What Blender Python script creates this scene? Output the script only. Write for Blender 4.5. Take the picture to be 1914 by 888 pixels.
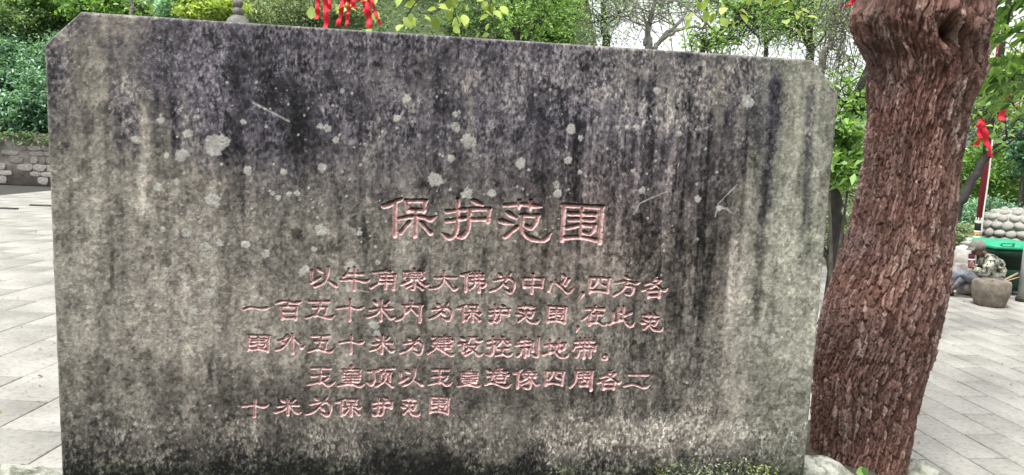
import bpy, math, random
import numpy as np
from mathutils import Vector
sc = bpy.context.scene
for o in list(bpy.data.objects): bpy.data.objects.remove(o)
col = sc.collection
rng = np.random.default_rng(7); random.seed(7)

# ------------------------------------------------------------ camera
FPX, CAMH, PITCH, ROLL = 1400.0, 2.0, math.radians(7.3), math.radians(2.15)
Fv = np.array([0, math.cos(PITCH), -math.sin(PITCH)])
_R0 = np.array([1.0, 0, 0]); _U0 = np.array([0, math.sin(PITCH), math.cos(PITCH)])
Rv = math.cos(ROLL)*_R0 + math.sin(ROLL)*_U0
Uv = -math.sin(ROLL)*_R0 + math.cos(ROLL)*_U0
cd = bpy.data.cameras.new('camera'); cam = bpy.data.objects.new('camera', cd); col.objects.link(cam)
from mathutils import Matrix
cam.matrix_world = Matrix(((Rv[0], Uv[0], -Fv[0], 0), (Rv[1], Uv[1], -Fv[1], 0), (Rv[2], Uv[2], -Fv[2], CAMH), (0, 0, 0, 1)))
cd.sensor_width = 36; cd.lens = 36*FPX/1914; cd.clip_start = 0.05; cd.clip_end = 2000
sc.camera = cam
# ------------------------------------------------------------ sky, sun, exposure
SUN_EL, SUN_AZ = math.radians(68), math.radians(215)      # azimuth from +Y clockwise: behind the camera, left
w = bpy.data.worlds.new('World'); sc.world = w; w.use_nodes = True
nt = w.node_tree; bg = nt.nodes['Background']
sky = nt.nodes.new('ShaderNodeTexSky'); sky.sky_type = 'NISHITA'; sky.sun_disc = False
sky.sun_elevation = SUN_EL; sky.sun_rotation = SUN_AZ; sky.dust_density = 4.0; sky.air_density = 1.0
hs = nt.nodes.new('ShaderNodeHueSaturation'); hs.inputs['Saturation'].default_value = 0.12
nt.links.new(sky.outputs[0], hs.inputs['Color']); nt.links.new(hs.outputs[0], bg.inputs[0])
bg.inputs[1].default_value = 0.15
sl = bpy.data.lights.new('sun', 'SUN'); sl.energy = 1.5; sl.angle = math.radians(11); sl.color = (1, 0.97, 0.93)
so = bpy.data.objects.new('sun', sl); col.objects.link(so)
sd = Vector((math.sin(SUN_AZ)*math.cos(SUN_EL), math.cos(SUN_AZ)*math.cos(SUN_EL), math.sin(SUN_EL)))
so.rotation_euler = (-sd).to_track_quat('-Z', 'Y').to_euler(); so.location = (-6, -8, 14)
sc.view_settings.view_transform = 'Standard'; sc.view_settings.look = 'None'
sc.view_settings.gamma = 1; sc.view_settings.exposure = 1.32
sc.render.engine = 'CYCLES'
sc.cycles.max_bounces = 6; sc.cycles.transparent_max_bounces = 8

# ------------------------------------------------------------ helpers
def ray(px, py): return Fv + (px-957)/FPX*Rv - (py-444)/FPX*Uv
def W(px, py, Y):
    d = ray(px, py); t = Y/d[1]; return np.array([0, 0, CAMH]) + t*d
def G(px, py, z=0):
    d = ray(px, py); t = (z-CAMH)/d[2]; return np.array([0, 0, CAMH]) + t*d
def tag(o, label=None, cat=None, group=None, kind=None):
    if label: o['label'] = label
    if cat: o['category'] = cat
    if group: o['group'] = group
    if kind: o['kind'] = kind
    return o
def empty(name, loc, label, cat, group=None, rz=0):
    o = bpy.data.objects.new(name, None); col.objects.link(o); o.location = loc; o.rotation_euler = (0, 0, rz)
    o.empty_display_size = 0.1
    return tag(o, label, cat, group)
def link(name, me, mat, parent=None):
    if mat and not me.materials: me.materials.append(mat)
    o = bpy.data.objects.new(name, me); col.objects.link(o)
    if parent:
        o.parent = parent
        if parent.type == 'EMPTY' or True:
            bpy_mw = PM(parent); o.matrix_parent_inverse = bpy_mw.inverted()
    return o
def PM(o):
    m = Matrix.LocRotScale(o.location, o.rotation_euler, o.scale)
    return (PM(o.parent) @ o.matrix_parent_inverse @ m) if o.parent else m
def mesh_np(name, v, faces, smooth=False, attrs=None):
    """faces: int array (n,k) or list of arrays"""
    me = bpy.data.meshes.new(name)
    if isinstance(faces, np.ndarray): faces = [faces]
    faces = [f for f in faces if len(f)]
    v = np.asarray(v, dtype=np.float32)
    me.vertices.add(len(v)); me.vertices.foreach_set('co', v.ravel())
    lens = np.concatenate([np.full(len(f), f.shape[1], dtype=np.int32) for f in faces])
    idx = np.concatenate([f.ravel() for f in faces]).astype(np.int32)
    me.loops.add(len(idx)); me.loops.foreach_set('vertex_index', idx)
    starts = np.concatenate([[0], np.cumsum(lens)[:-1]]).astype(np.int32)
    me.polygons.add(len(lens)); me.polygons.foreach_set('loop_start', starts); me.polygons.foreach_set('loop_total', lens)
    if smooth: me.polygons.foreach_set('use_smooth', np.ones(len(lens), dtype=bool))
    for k, a in (attrs or {}).items():
        a = np.asarray(a, dtype=np.float32)
        if a.ndim == 2:
            at = me.attributes.new(k, 'FLOAT_COLOR', 'POINT')
            at.data.foreach_set('color', np.concatenate([a, np.ones((len(a), 1), np.float32)], 1).ravel())
        else:
            at = me.attributes.new(k, 'FLOAT', 'POINT'); at.data.foreach_set('value', a)
    me.update(calc_edges=True); me.validate()
    return me
class MB:
    """collects simple solids"""
    def __init__(s): s.v = []; s.f = {}; s.n = 0
    def add(s, v, f):
        v = np.asarray(v, float)
        for q in f: s.f.setdefault(len(q), []).append([i+s.n for i in q])
        s.v.append(v); s.n += len(v)
    def box(s, c, d, rz=0, bev=0, jit=0, rx=0):
        x, y, z = np.array(d)/2; b = bev
        if b:
            pts = []
            for sz in (-1, 1):
                for (X, Y, Z) in ((x-b, y-b, z), (x, y, z-b)):
                    pass
            rings = [(-z, x-b, y-b), (-z+b, x, y), (z-b, x, y), (z, x-b, y-b)]
        else: rings = [(-z, x, y), (z, x, y)]
        v = []
        for (zz, xx, yy) in rings: v += [(-xx, -yy, zz), (xx, -yy, zz), (xx, yy, zz), (-xx, yy, zz)]
        v = np.array(v)
        if jit: v = v + rng.uniform(-jit, jit, v.shape)
        if rx: cc, ss = math.cos(rx), math.sin(rx); v = np.c_[v[:, 0], v[:, 1]*cc-v[:, 2]*ss, v[:, 1]*ss+v[:, 2]*cc]
        cc, ss = math.cos(rz), math.sin(rz)
        v = np.c_[v[:, 0]*cc-v[:, 1]*ss, v[:, 0]*ss+v[:, 1]*cc, v[:, 2]] + np.array(c)
        f = [(3, 2, 1, 0)]; k = len(rings)
        for r in range(k-1):
            for i in range(4): j = (i+1) % 4; f.append((r*4+i, r*4+j, r*4+4+j, r*4+4+i))
        f.append(tuple((k-1)*4+i for i in range(4)))
        s.add(v, f); return s
    def lathe(s, c, prof, n=20, jit=0, axis=None):
        v = []
        for (r, z) in prof:
            for i in range(n):
                a = 2*math.pi*i/n; v.append((r*math.cos(a), r*math.sin(a), z))
        v = np.array(v)
        if jit: v += rng.normal(0, jit, v.shape)
        if axis is not None:
            q = Vector((0, 0, 1)).rotation_difference(Vector(axis)).to_matrix(); v = v @ np.array(q).T
        f = []
        for r in range(len(prof)-1):
            for i in range(n): j = (i+1) % n; f.append((r*n+i, r*n+j, r*n+n+j, r*n+n+i))
        f.append(tuple(range(n-1, -1, -1))); f.append(tuple((len(prof)-1)*n+i for i in range(n)))
        s.add(v+np.array(c), f); return s
    def tube(s, pts, rad, n=6):
        pts = np.asarray(pts, float); rad = np.broadcast_to(np.asarray(rad, float), (len(pts),))
        t = np.gradient(pts, axis=0); t /= np.linalg.norm(t, axis=1)[:, None]+1e-9
        ref = np.array([0, 1, 0.0]) if abs(t[0][1]) < 0.8 else np.array([1, 0, 0.0])
        v = []
        for p, tt, r in zip(pts, t, rad):
            a = np.cross(tt, ref); a /= np.linalg.norm(a)+1e-9; b = np.cross(tt, a)
            for i in range(n):
                th = 2*math.pi*i/n; v.append(p+r*(math.cos(th)*a+math.sin(th)*b))
        f = []
        for k in range(len(pts)-1):
            for i in range(n): j = (i+1) % n; f.append((k*n+i, k*n+j, k*n+n+j, k*n+n+i))
        f.append(tuple(range(n-1, -1, -1))); f.append(tuple((len(pts)-1)*n+i for i in range(n)))
        s.add(v, f); return s
    def build(s, name, mat, parent=None, smooth=False):
        v = np.concatenate(s.v); fs = [np.array(f) for f in s.f.values()]
        return link(name, mesh_np(name, v, fs, smooth), mat, parent)

def hash2(i, j, seed=0):
    i = np.asarray(i).astype(np.int64); j = np.asarray(j).astype(np.int64)
    h = (i*374761393 + j*668265263 + seed*1442695041) & 0xffffffff
    h = ((h ^ (h >> 13))*1274126177) & 0xffffffff
    h = ((h ^ (h >> 16))*2246822519) & 0xffffffff
    return ((h ^ (h >> 15)) & 0xffffff)/float(0xffffff)
def vnoise(x, y, seed=0):
    xi = np.floor(x); yi = np.floor(y); fx = x-xi; fy = y-yi
    fx = fx*fx*(3-2*fx); fy = fy*fy*(3-2*fy)
    a = hash2(xi, yi, seed); b = hash2(xi+1, yi, seed); c = hash2(xi, yi+1, seed); d = hash2(xi+1, yi+1, seed)
    return (a*(1-fx)+b*fx)*(1-fy)+(c*(1-fx)+d*fx)*fy
def fbm(x, y, seed=0, o=4):
    s = 0; a = 0.5; t = 0
    for k in range(o): s = s+a*vnoise(x*2**k, y*2**k, seed+k*17); t += a; a *= 0.55
    return s/t
def worley(x, y, seed=0, period=None, jit=0.9):
    xi = np.floor(x); yi = np.floor(y); f1 = np.full(x.shape, 9.0); f2 = f1.copy(); idd = np.zeros(x.shape); dx1 = f1*0; dy1 = f1*0
    for a in (-1, 0, 1):
        for b in (-1, 0, 1):
            cx = xi+a; cy = yi+b; hx = np.mod(cx, period) if period else cx
            px_ = cx+0.5+jit*(hash2(hx, cy, seed)-0.5); py_ = cy+0.5+jit*(hash2(hx, cy, seed+5)-0.5)
            dx = x-px_; dy = y-py_; d = np.sqrt(dx*dx+dy*dy)
            m = d < f1
            f2 = np.where(m, f1, np.minimum(f2, d)); idd = np.where(m, hash2(hx, cy, seed+9), idd)
            dx1 = np.where(m, dx, dx1); dy1 = np.where(m, dy, dy1); f1 = np.where(m, d, f1)
    return f1, f2, idd, dx1, dy1

# ------------------------------------------------------------ materials
def mat_new(name, rough=0.8, color=None):
    m = bpy.data.materials.new(name); m.use_nodes = True
    b = m.node_tree.nodes['Principled BSDF']; b.inputs['Roughness'].default_value = rough
    b.inputs['Specular IOR Level'].default_value = 0.3
    if color: b.inputs['Base Color'].default_value = (*color, 1)
    return m, m.node_tree, b
def node(t, k, **kw):
    n = t.nodes.new(k)
    for a, v in kw.items(): setattr(n, a, v)
    return n
def coords(t, scale=(1, 1, 1), kind='Object'):
    tc = node(t, 'ShaderNodeTexCoord'); mp = node(t, 'ShaderNodeMapping'); mp.inputs['Scale'].default_value = scale
    t.links.new(tc.outputs[kind], mp.inputs[0]); return mp.outputs[0]
def noise(t, vec, scale, detail=5, rough=0.6):
    n = node(t, 'ShaderNodeTexNoise'); n.inputs['Scale'].default_value = scale; n.inputs['Detail'].default_value = detail
    n.inputs['Roughness'].default_value = rough; t.links.new(vec, n.inputs['Vector']); return n.outputs['Fac']
def ramp(t, fac, stops):
    r = node(t, 'ShaderNodeValToRGB'); cr = r.color_ramp
    while len(cr.elements) < len(stops): cr.elements.new(0.5)
    for e, (p, c) in zip(cr.elements, stops):
        e.position = p; e.color = (*c, 1) if len(c) == 3 else c
    t.links.new(fac, r.inputs[0]); return r.outputs[0]
def mul(t, a, b, mode='MULTIPLY', fac=1.0):
    m = node(t, 'ShaderNodeMix', data_type='RGBA', blend_type=mode)
    if isinstance(fac, float): m.inputs[0].default_value = fac
    else: t.links.new(fac, m.inputs[0])
    for s, x in ((6, a), (7, b)):
        if isinstance(x, tuple): m.inputs[s].default_value = (*x, 1)
        else: t.links.new(x, m.inputs[s])
    return m.outputs[2]
def mth(t, op, a, b=0.0):
    m = node(t, 'ShaderNodeMath', operation=op)
    for s, x in ((0, a), (1, b)):
        if isinstance(x, (int, float)): m.inputs[s].default_value = x
        else: t.links.new(x, m.inputs[s])
    return m.outputs[0]
def bump(t, b, h, dist=0.01, strength=1.0):
    n = node(t, 'ShaderNodeBump'); n.inputs['Distance'].default_value = dist; n.inputs['Strength'].default_value = strength
    t.links.new(h, n.inputs['Height']); t.links.new(n.outputs[0], b.inputs['Normal'])
def attr(t, name):
    a = node(t, 'ShaderNodeAttribute'); a.attribute_name = name; return a
def simple(name, c1, c2, scale=8, rough=0.8, bmp=0.004, detail=5, stretch=(1, 1, 1), rnd=0.0, metallic=0.0, lo=0.3, hi=0.7):
    m, t, b = mat_new(name, rough)
    v = coords(t, stretch); n = noise(t, v, scale, detail)
    c = ramp(t, n, [(lo, c1), (hi, c2)])
    if rnd:
        oi = node(t, 'ShaderNodeObjectInfo')
        g = mth(t, 'ADD', mth(t, 'MULTIPLY', oi.outputs['Random'], rnd), 1-rnd/2)
        gm = node(t, 'ShaderNodeCombineColor'); [t.links.new(g, gm.inputs[i]) for i in range(3)]
        c = mul(t, c, gm.outputs[0])
    t.links.new(c, b.inputs['Base Color']); b.inputs['Metallic'].default_value = metallic
    if bmp: bump(t, b, noise(t, v, scale*6, 4), bmp, 0.6)
    return m
def leaf_mat(name, dark, light, trans=0.45, rough=0.45, gloss=0.35):
    m, t, b = mat_new(name, rough); b.inputs['Specular IOR Level'].default_value = gloss
    a = attr(t, 'tint'); c = ramp(t, a.outputs['Fac'], [(0.0, dark), (0.75, light), (1.0, tuple(min(1, x*1.25) for x in light))])
    t.links.new(c, b.inputs['Base Color'])
    tr = node(t, 'ShaderNodeBsdfTranslucent')
    t.links.new(mul(t, c, (1.2, 1.25, 0.6)), tr.inputs[0])
    mx = node(t, 'ShaderNodeMixShader'); mx.inputs[0].default_value = trans
    t.links.new(b.outputs[0], mx.inputs[1]); t.links.new(tr.outputs[0], mx.inputs[2])
    t.links.new(mx.outputs[0], t.nodes['Material Output'].inputs[0])
    return m

M = {}
# the stele's stone: base colour from the painted stain map, broken up by fine grain
def stele_material():
    m, t, b = mat_new('weathered_stele_stone', 0.85)
    a = attr(t, 'stain'); fl = attr(t, 'fleck'); pt = attr(t, 'paint')
    v = coords(t, (1, 1, 0.6)); v1 = coords(t, (1, 1, 1))
    n1 = noise(t, v, 26, 8, 0.72); n2 = noise(t, v1, 95, 5, 0.7)
    g1 = ramp(t, n1, [(0.36, (0.68, 0.67, 0.66)), (0.45, (0.95, 0.95, 0.95)), (0.54, (1.02, 1.02, 1.02)), (0.62, (1.2, 1.2, 1.18))])
    g2 = ramp(t, n2, [(0.34, (0.6, 0.59, 0.58)), (0.43, (0.95, 0.95, 0.95)), (0.57, (1, 1, 1)), (0.66, (1.25, 1.25, 1.25))])
    c = mul(t, mul(t, a.outputs['Color'], g1), g2)
    # pale grain: irregular crystals of lichen crust
    n3 = noise(t, coords(t, (1, 1, 0.75)), 75, 6, 0.75); n4 = noise(t, v1, 9, 3)
    thr = mth(t, 'SUBTRACT', mth(t, 'ADD', n3, mth(t, 'MULTIPLY', mth(t, 'SUBTRACT', n4, 0.5), 0.35)), mth(t, 'SUBTRACT', 0.68, mth(t, 'MULTIPLY', fl.outputs['Fac'], 0.13)))
    f = node(t, 'ShaderNodeClamp'); t.links.new(mth(t, 'MULTIPLY', thr, 16), f.inputs[0])
    c = mul(t, c, mul(t, mul(t, a.outputs['Color'], (2.3, 2.3, 2.3)), (0.075, 0.075, 0.078), 'ADD'), 'MIX', mth(t, 'MULTIPLY', f.outputs[0], 0.8))
    # paint in the carving, worn and whitish in places
    n5 = noise(t, v1, 60, 4)
    pc = ramp(t, n5, [(0.3, (0.44, 0.22, 0.215)), (0.48, (0.60, 0.37, 0.36)), (0.66, (0.74, 0.55, 0.53))])
    paint_cover = node(t, 'ShaderNodeClamp'); t.links.new(mth(t, 'MULTIPLY', pt.outputs['Fac'], 1.0), paint_cover.inputs[0])
    c = mul(t, c, pc, 'MIX', paint_cover.outputs[0])
    t.links.new(c, b.inputs['Base Color'])
    hgt = mth(t, 'ADD', mth(t, 'MULTIPLY', n3, 1.0), mth(t, 'MULTIPLY', n1, 0.8))
    bump(t, b, hgt, 0.008, 0.8)
    return m
M['stele'] = stele_material()
def bark_material():
    m, t, b = mat_new('reddish_bark', 0.8)
    a = attr(t, 'plate'); v = coords(t, (1, 1, 0.35))
    n = noise(t, v, 70, 7, 0.75); nb = noise(t, coords(t), 3.0, 4)
    c = ramp(t, mth(t, 'ADD', mth(t, 'MULTIPLY', a.outputs['Fac'], 0.55), mth(t, 'MULTIPLY', n, 0.5)),
             [(0.2, (0.048, 0.024, 0.019)), (0.42, (0.122, 0.064, 0.050)), (0.66, (0.225, 0.140, 0.118)), (0.84, (0.46, 0.38, 0.34))])
    c = mul(t, c, ramp(t, nb, [(0.35, (0.8, 0.82, 0.84)), (0.65, (1.15, 1.0, 0.95))]))
    t.links.new(c, b.inputs['Base Color']); bump(t, b, n, 0.018, 1.0)
    return m
M['bark'] = bark_material()
M['twig_bark'] = simple('dark_twig_bark', (0.03, 0.026, 0.022), (0.10, 0.09, 0.075), 12, bmp=0.003)
M['grey_bark'] = simple('grey_mottled_bark', (0.09, 0.085, 0.075), (0.24, 0.23, 0.20), 14, bmp=0.006)
M['dark_bark'] = simple('dark_damp_bark', (0.018, 0.016, 0.014), (0.05, 0.045, 0.04), 12, bmp=0.006)
M['soil'] = simple('soil', (0.03, 0.025, 0.02), (0.09, 0.075, 0.06), 14, bmp=0.02)
M['mortar'] = simple('ground_bedding', (0.03, 0.03, 0.027), (0.06, 0.058, 0.05), 10, bmp=0.004)
M['undergrowth'] = simple('leafy_undergrowth', (0.02, 0.035, 0.012), (0.09, 0.13, 0.05), 9, bmp=0.05)
M['grass'] = simple('rough_grass', (0.04, 0.06, 0.02), (0.09, 0.11, 0.05), 5, bmp=0.02)
def tile_material():
    m, t, b = mat_new('paving_stone', 0.7)
    v = coords(t); oi = node(t, 'ShaderNodeObjectInfo'); gi = node(t, 'ShaderNodeNewGeometry')
    wv = node(t, 'ShaderNodeMapping'); tc = node(t, 'ShaderNodeNewGeometry'); t.links.new(tc.outputs['Position'], wv.inputs[0])
    n1 = noise(t, wv.outputs[0], 1.6, 6, 0.6); n2 = noise(t, wv.outputs[0], 28, 6, 0.65)
    c = ramp(t, n1, [(0.3, (0.20, 0.193, 0.172)), (0.6, (0.30, 0.291, 0.266))])
    c = mul(t, c, ramp(t, n2, [(0.34, (0.66, 0.65, 0.63)), (0.45, (0.95, 0.95, 0.95)), (0.58, (1.06, 1.06, 1.06))]))
    r = mth(t, 'ADD', mth(t, 'MULTIPLY', mth(t, 'ADD', oi.outputs['Random'], gi.outputs['Random Per Island']), 0.04), 0.96)
    cc = node(t, 'ShaderNodeCombineColor'); [t.links.new(r, cc.inputs[i]) for i in range(3)]
    t.links.new(mul(t, c, cc.outputs[0]), b.inputs['Base Color']); bump(t, b, n2, 0.003, 0.4)
    return m
M['tile'] = tile_material()
M['wall_stone'] = simple('rubble_stone', (0.12, 0.105, 0.095), (0.36, 0.335, 0.31), 6, rnd=0.7, bmp=0.02)
M['wall_mortar'] = simple('wall_mortar', (0.10, 0.088, 0.08), (0.25, 0.225, 0.205), 4, bmp=0.01)
M['pale_rock'] = simple('pale_rock', (0.10, 0.115, 0.08), (0.42, 0.42, 0.36), 16, bmp=0.03, rnd=0.2, lo=.36, hi=.56)
M['carved_stone'] = simple('pale_carved_stone', (0.17, 0.165, 0.145), (0.42, 0.41, 0.375), 14, bmp=0.006)
M['old_stone'] = simple('dark_weathered_stone', (0.07, 0.068, 0.062), (0.2, 0.195, 0.18), 16, bmp=0.006)
M['drum_stone'] = simple('brownish_drum_stone', (0.085, 0.07, 0.055), (0.22, 0.19, 0.155), 8, bmp=0.012)
M['leaf_dark'] = leaf_mat('dark_green_leaf', (0.035, 0.10, 0.055), (0.27, 0.46, 0.32), 0.35, 0.35, 0.6)
M['leaf_mid'] = leaf_mat('mid_green_leaf', (0.045, 0.10, 0.035), (0.26, 0.38, 0.18), 0.4, 0.35, 0.5)
M['leaf_grey'] = leaf_mat('grey_green_leaf', (0.07, 0.11, 0.05), (0.36, 0.43, 0.28), 0.4, 0.35, 0.6)
M['leaf_yellow'] = leaf_mat('yellow_green_leaf', (0.17, 0.25, 0.05), (0.44, 0.54, 0.17), 0.5)
M['leaf_bright'] = leaf_mat('bright_green_leaf', (0.06, 0.14, 0.035), (0.26, 0.42, 0.13), 0.45, 0.4, 0.5)
M['ribbon'] = simple('red_ribbon_cloth', (0.60, 0.012, 0.03), (0.75, 0.03, 0.055), 30, 0.6, bmp=0)
M['paint_red'] = simple('dark_red_paint', (0.20, 0.018, 0.03), (0.28, 0.03, 0.045), 20, 0.4, bmp=0)
M['paint_black'] = simple('black_paint', (0.012, 0.012, 0.012), (0.02, 0.02, 0.02), 20, 0.4, bmp=0)
M['paint_gold'] = simple('gold_paint', (0.55, 0.36, 0.10), (0.65, 0.45, 0.16), 20, 0.4, bmp=0)
M['paint_white'] = simple('white_paint', (0.6, 0.57, 0.5), (0.75, 0.72, 0.66), 20, 0.5, bmp=0)
M['bin_body'] = simple('dark_green_plastic', (0.004, 0.028, 0.014), (0.007, 0.04, 0.02), 8, 0.45, bmp=0)
M['bin_lid'] = simple('bright_green_plastic', (0.015, 0.26, 0.13), (0.025, 0.33, 0.17), 8, 0.4, bmp=0)
M['rubber'] = simple('black_rubber', (0.015, 0.015, 0.015), (0.03, 0.03, 0.03), 20, bmp=0)
M['grey_metal'] = simple('grey_painted_metal', (0.30, 0.31, 0.30), (0.42, 0.43, 0.42), 6, 0.5, bmp=0)
M['wood'] = simple('pale_worn_wood', (0.25, 0.18, 0.11), (0.42, 0.32, 0.21), 12, 0.6, stretch=(8, 8, 1), bmp=0)
M['dead_leaf'] = simple('dry_leaf', (0.10, 0.07, 0.03), (0.34, 0.27, 0.13), 3, bmp=0)
M['sack'] = simple('pale_sacking', (0.42, 0.41, 0.37), (0.6, 0.58, 0.53), 14, bmp=0.01)
M['rope'] = simple('pale_rope', (0.5, 0.49, 0.44), (0.65, 0.63, 0.58), 60, bmp=0)
M['iron_and_shade'] = simple('dark_iron_and_shade', (0.02, 0.018, 0.016), (0.05, 0.045, 0.04), 30, 0.6, bmp=0)  # iron of the post's foot ring, also the dark of the step shadow strips

# ------------------------------------------------------------ the stele
SA = math.radians(7.5); SD = 3.2
Su = np.array([math.cos(SA), math.sin(SA), 0]); Sn = np.array([-math.sin(SA), math.cos(SA), 0])   # Sn points away from the camera
def S(px, py):
    d = ray(px, py); t = (SD*Sn[1])/(d @ Sn); P = np.array([0, 0, CAMH])+t*d
    return (P-np.array([0, SD, CAMH])) @ Su, P[2]
def Sxy(px, py):   # vectorised
    px = np.asarray(px, float); py = np.asarray(py, float)
    d = Fv + ((px-957)/FPX)[..., None]*Rv - ((py-444)/FPX)[..., None]*Uv
    t = (SD*Sn[1])/(d @ Sn); P = np.array([0, 0, CAMH])+t[..., None]*d
    return (P-np.array([0, SD, CAMH])) @ Su, P[..., 2]
def Spx(u, z):     # slab coordinates back to photo pixels (to place stains measured in the photo)
    P = np.array([0, SD, 0])+u[..., None]*Su; P = P.copy(); P[..., 2] = z-CAMH
    f = P @ Fv; return 957+FPX*(P @ Rv)/f, 444-FPX*(P @ Uv)/f

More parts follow.
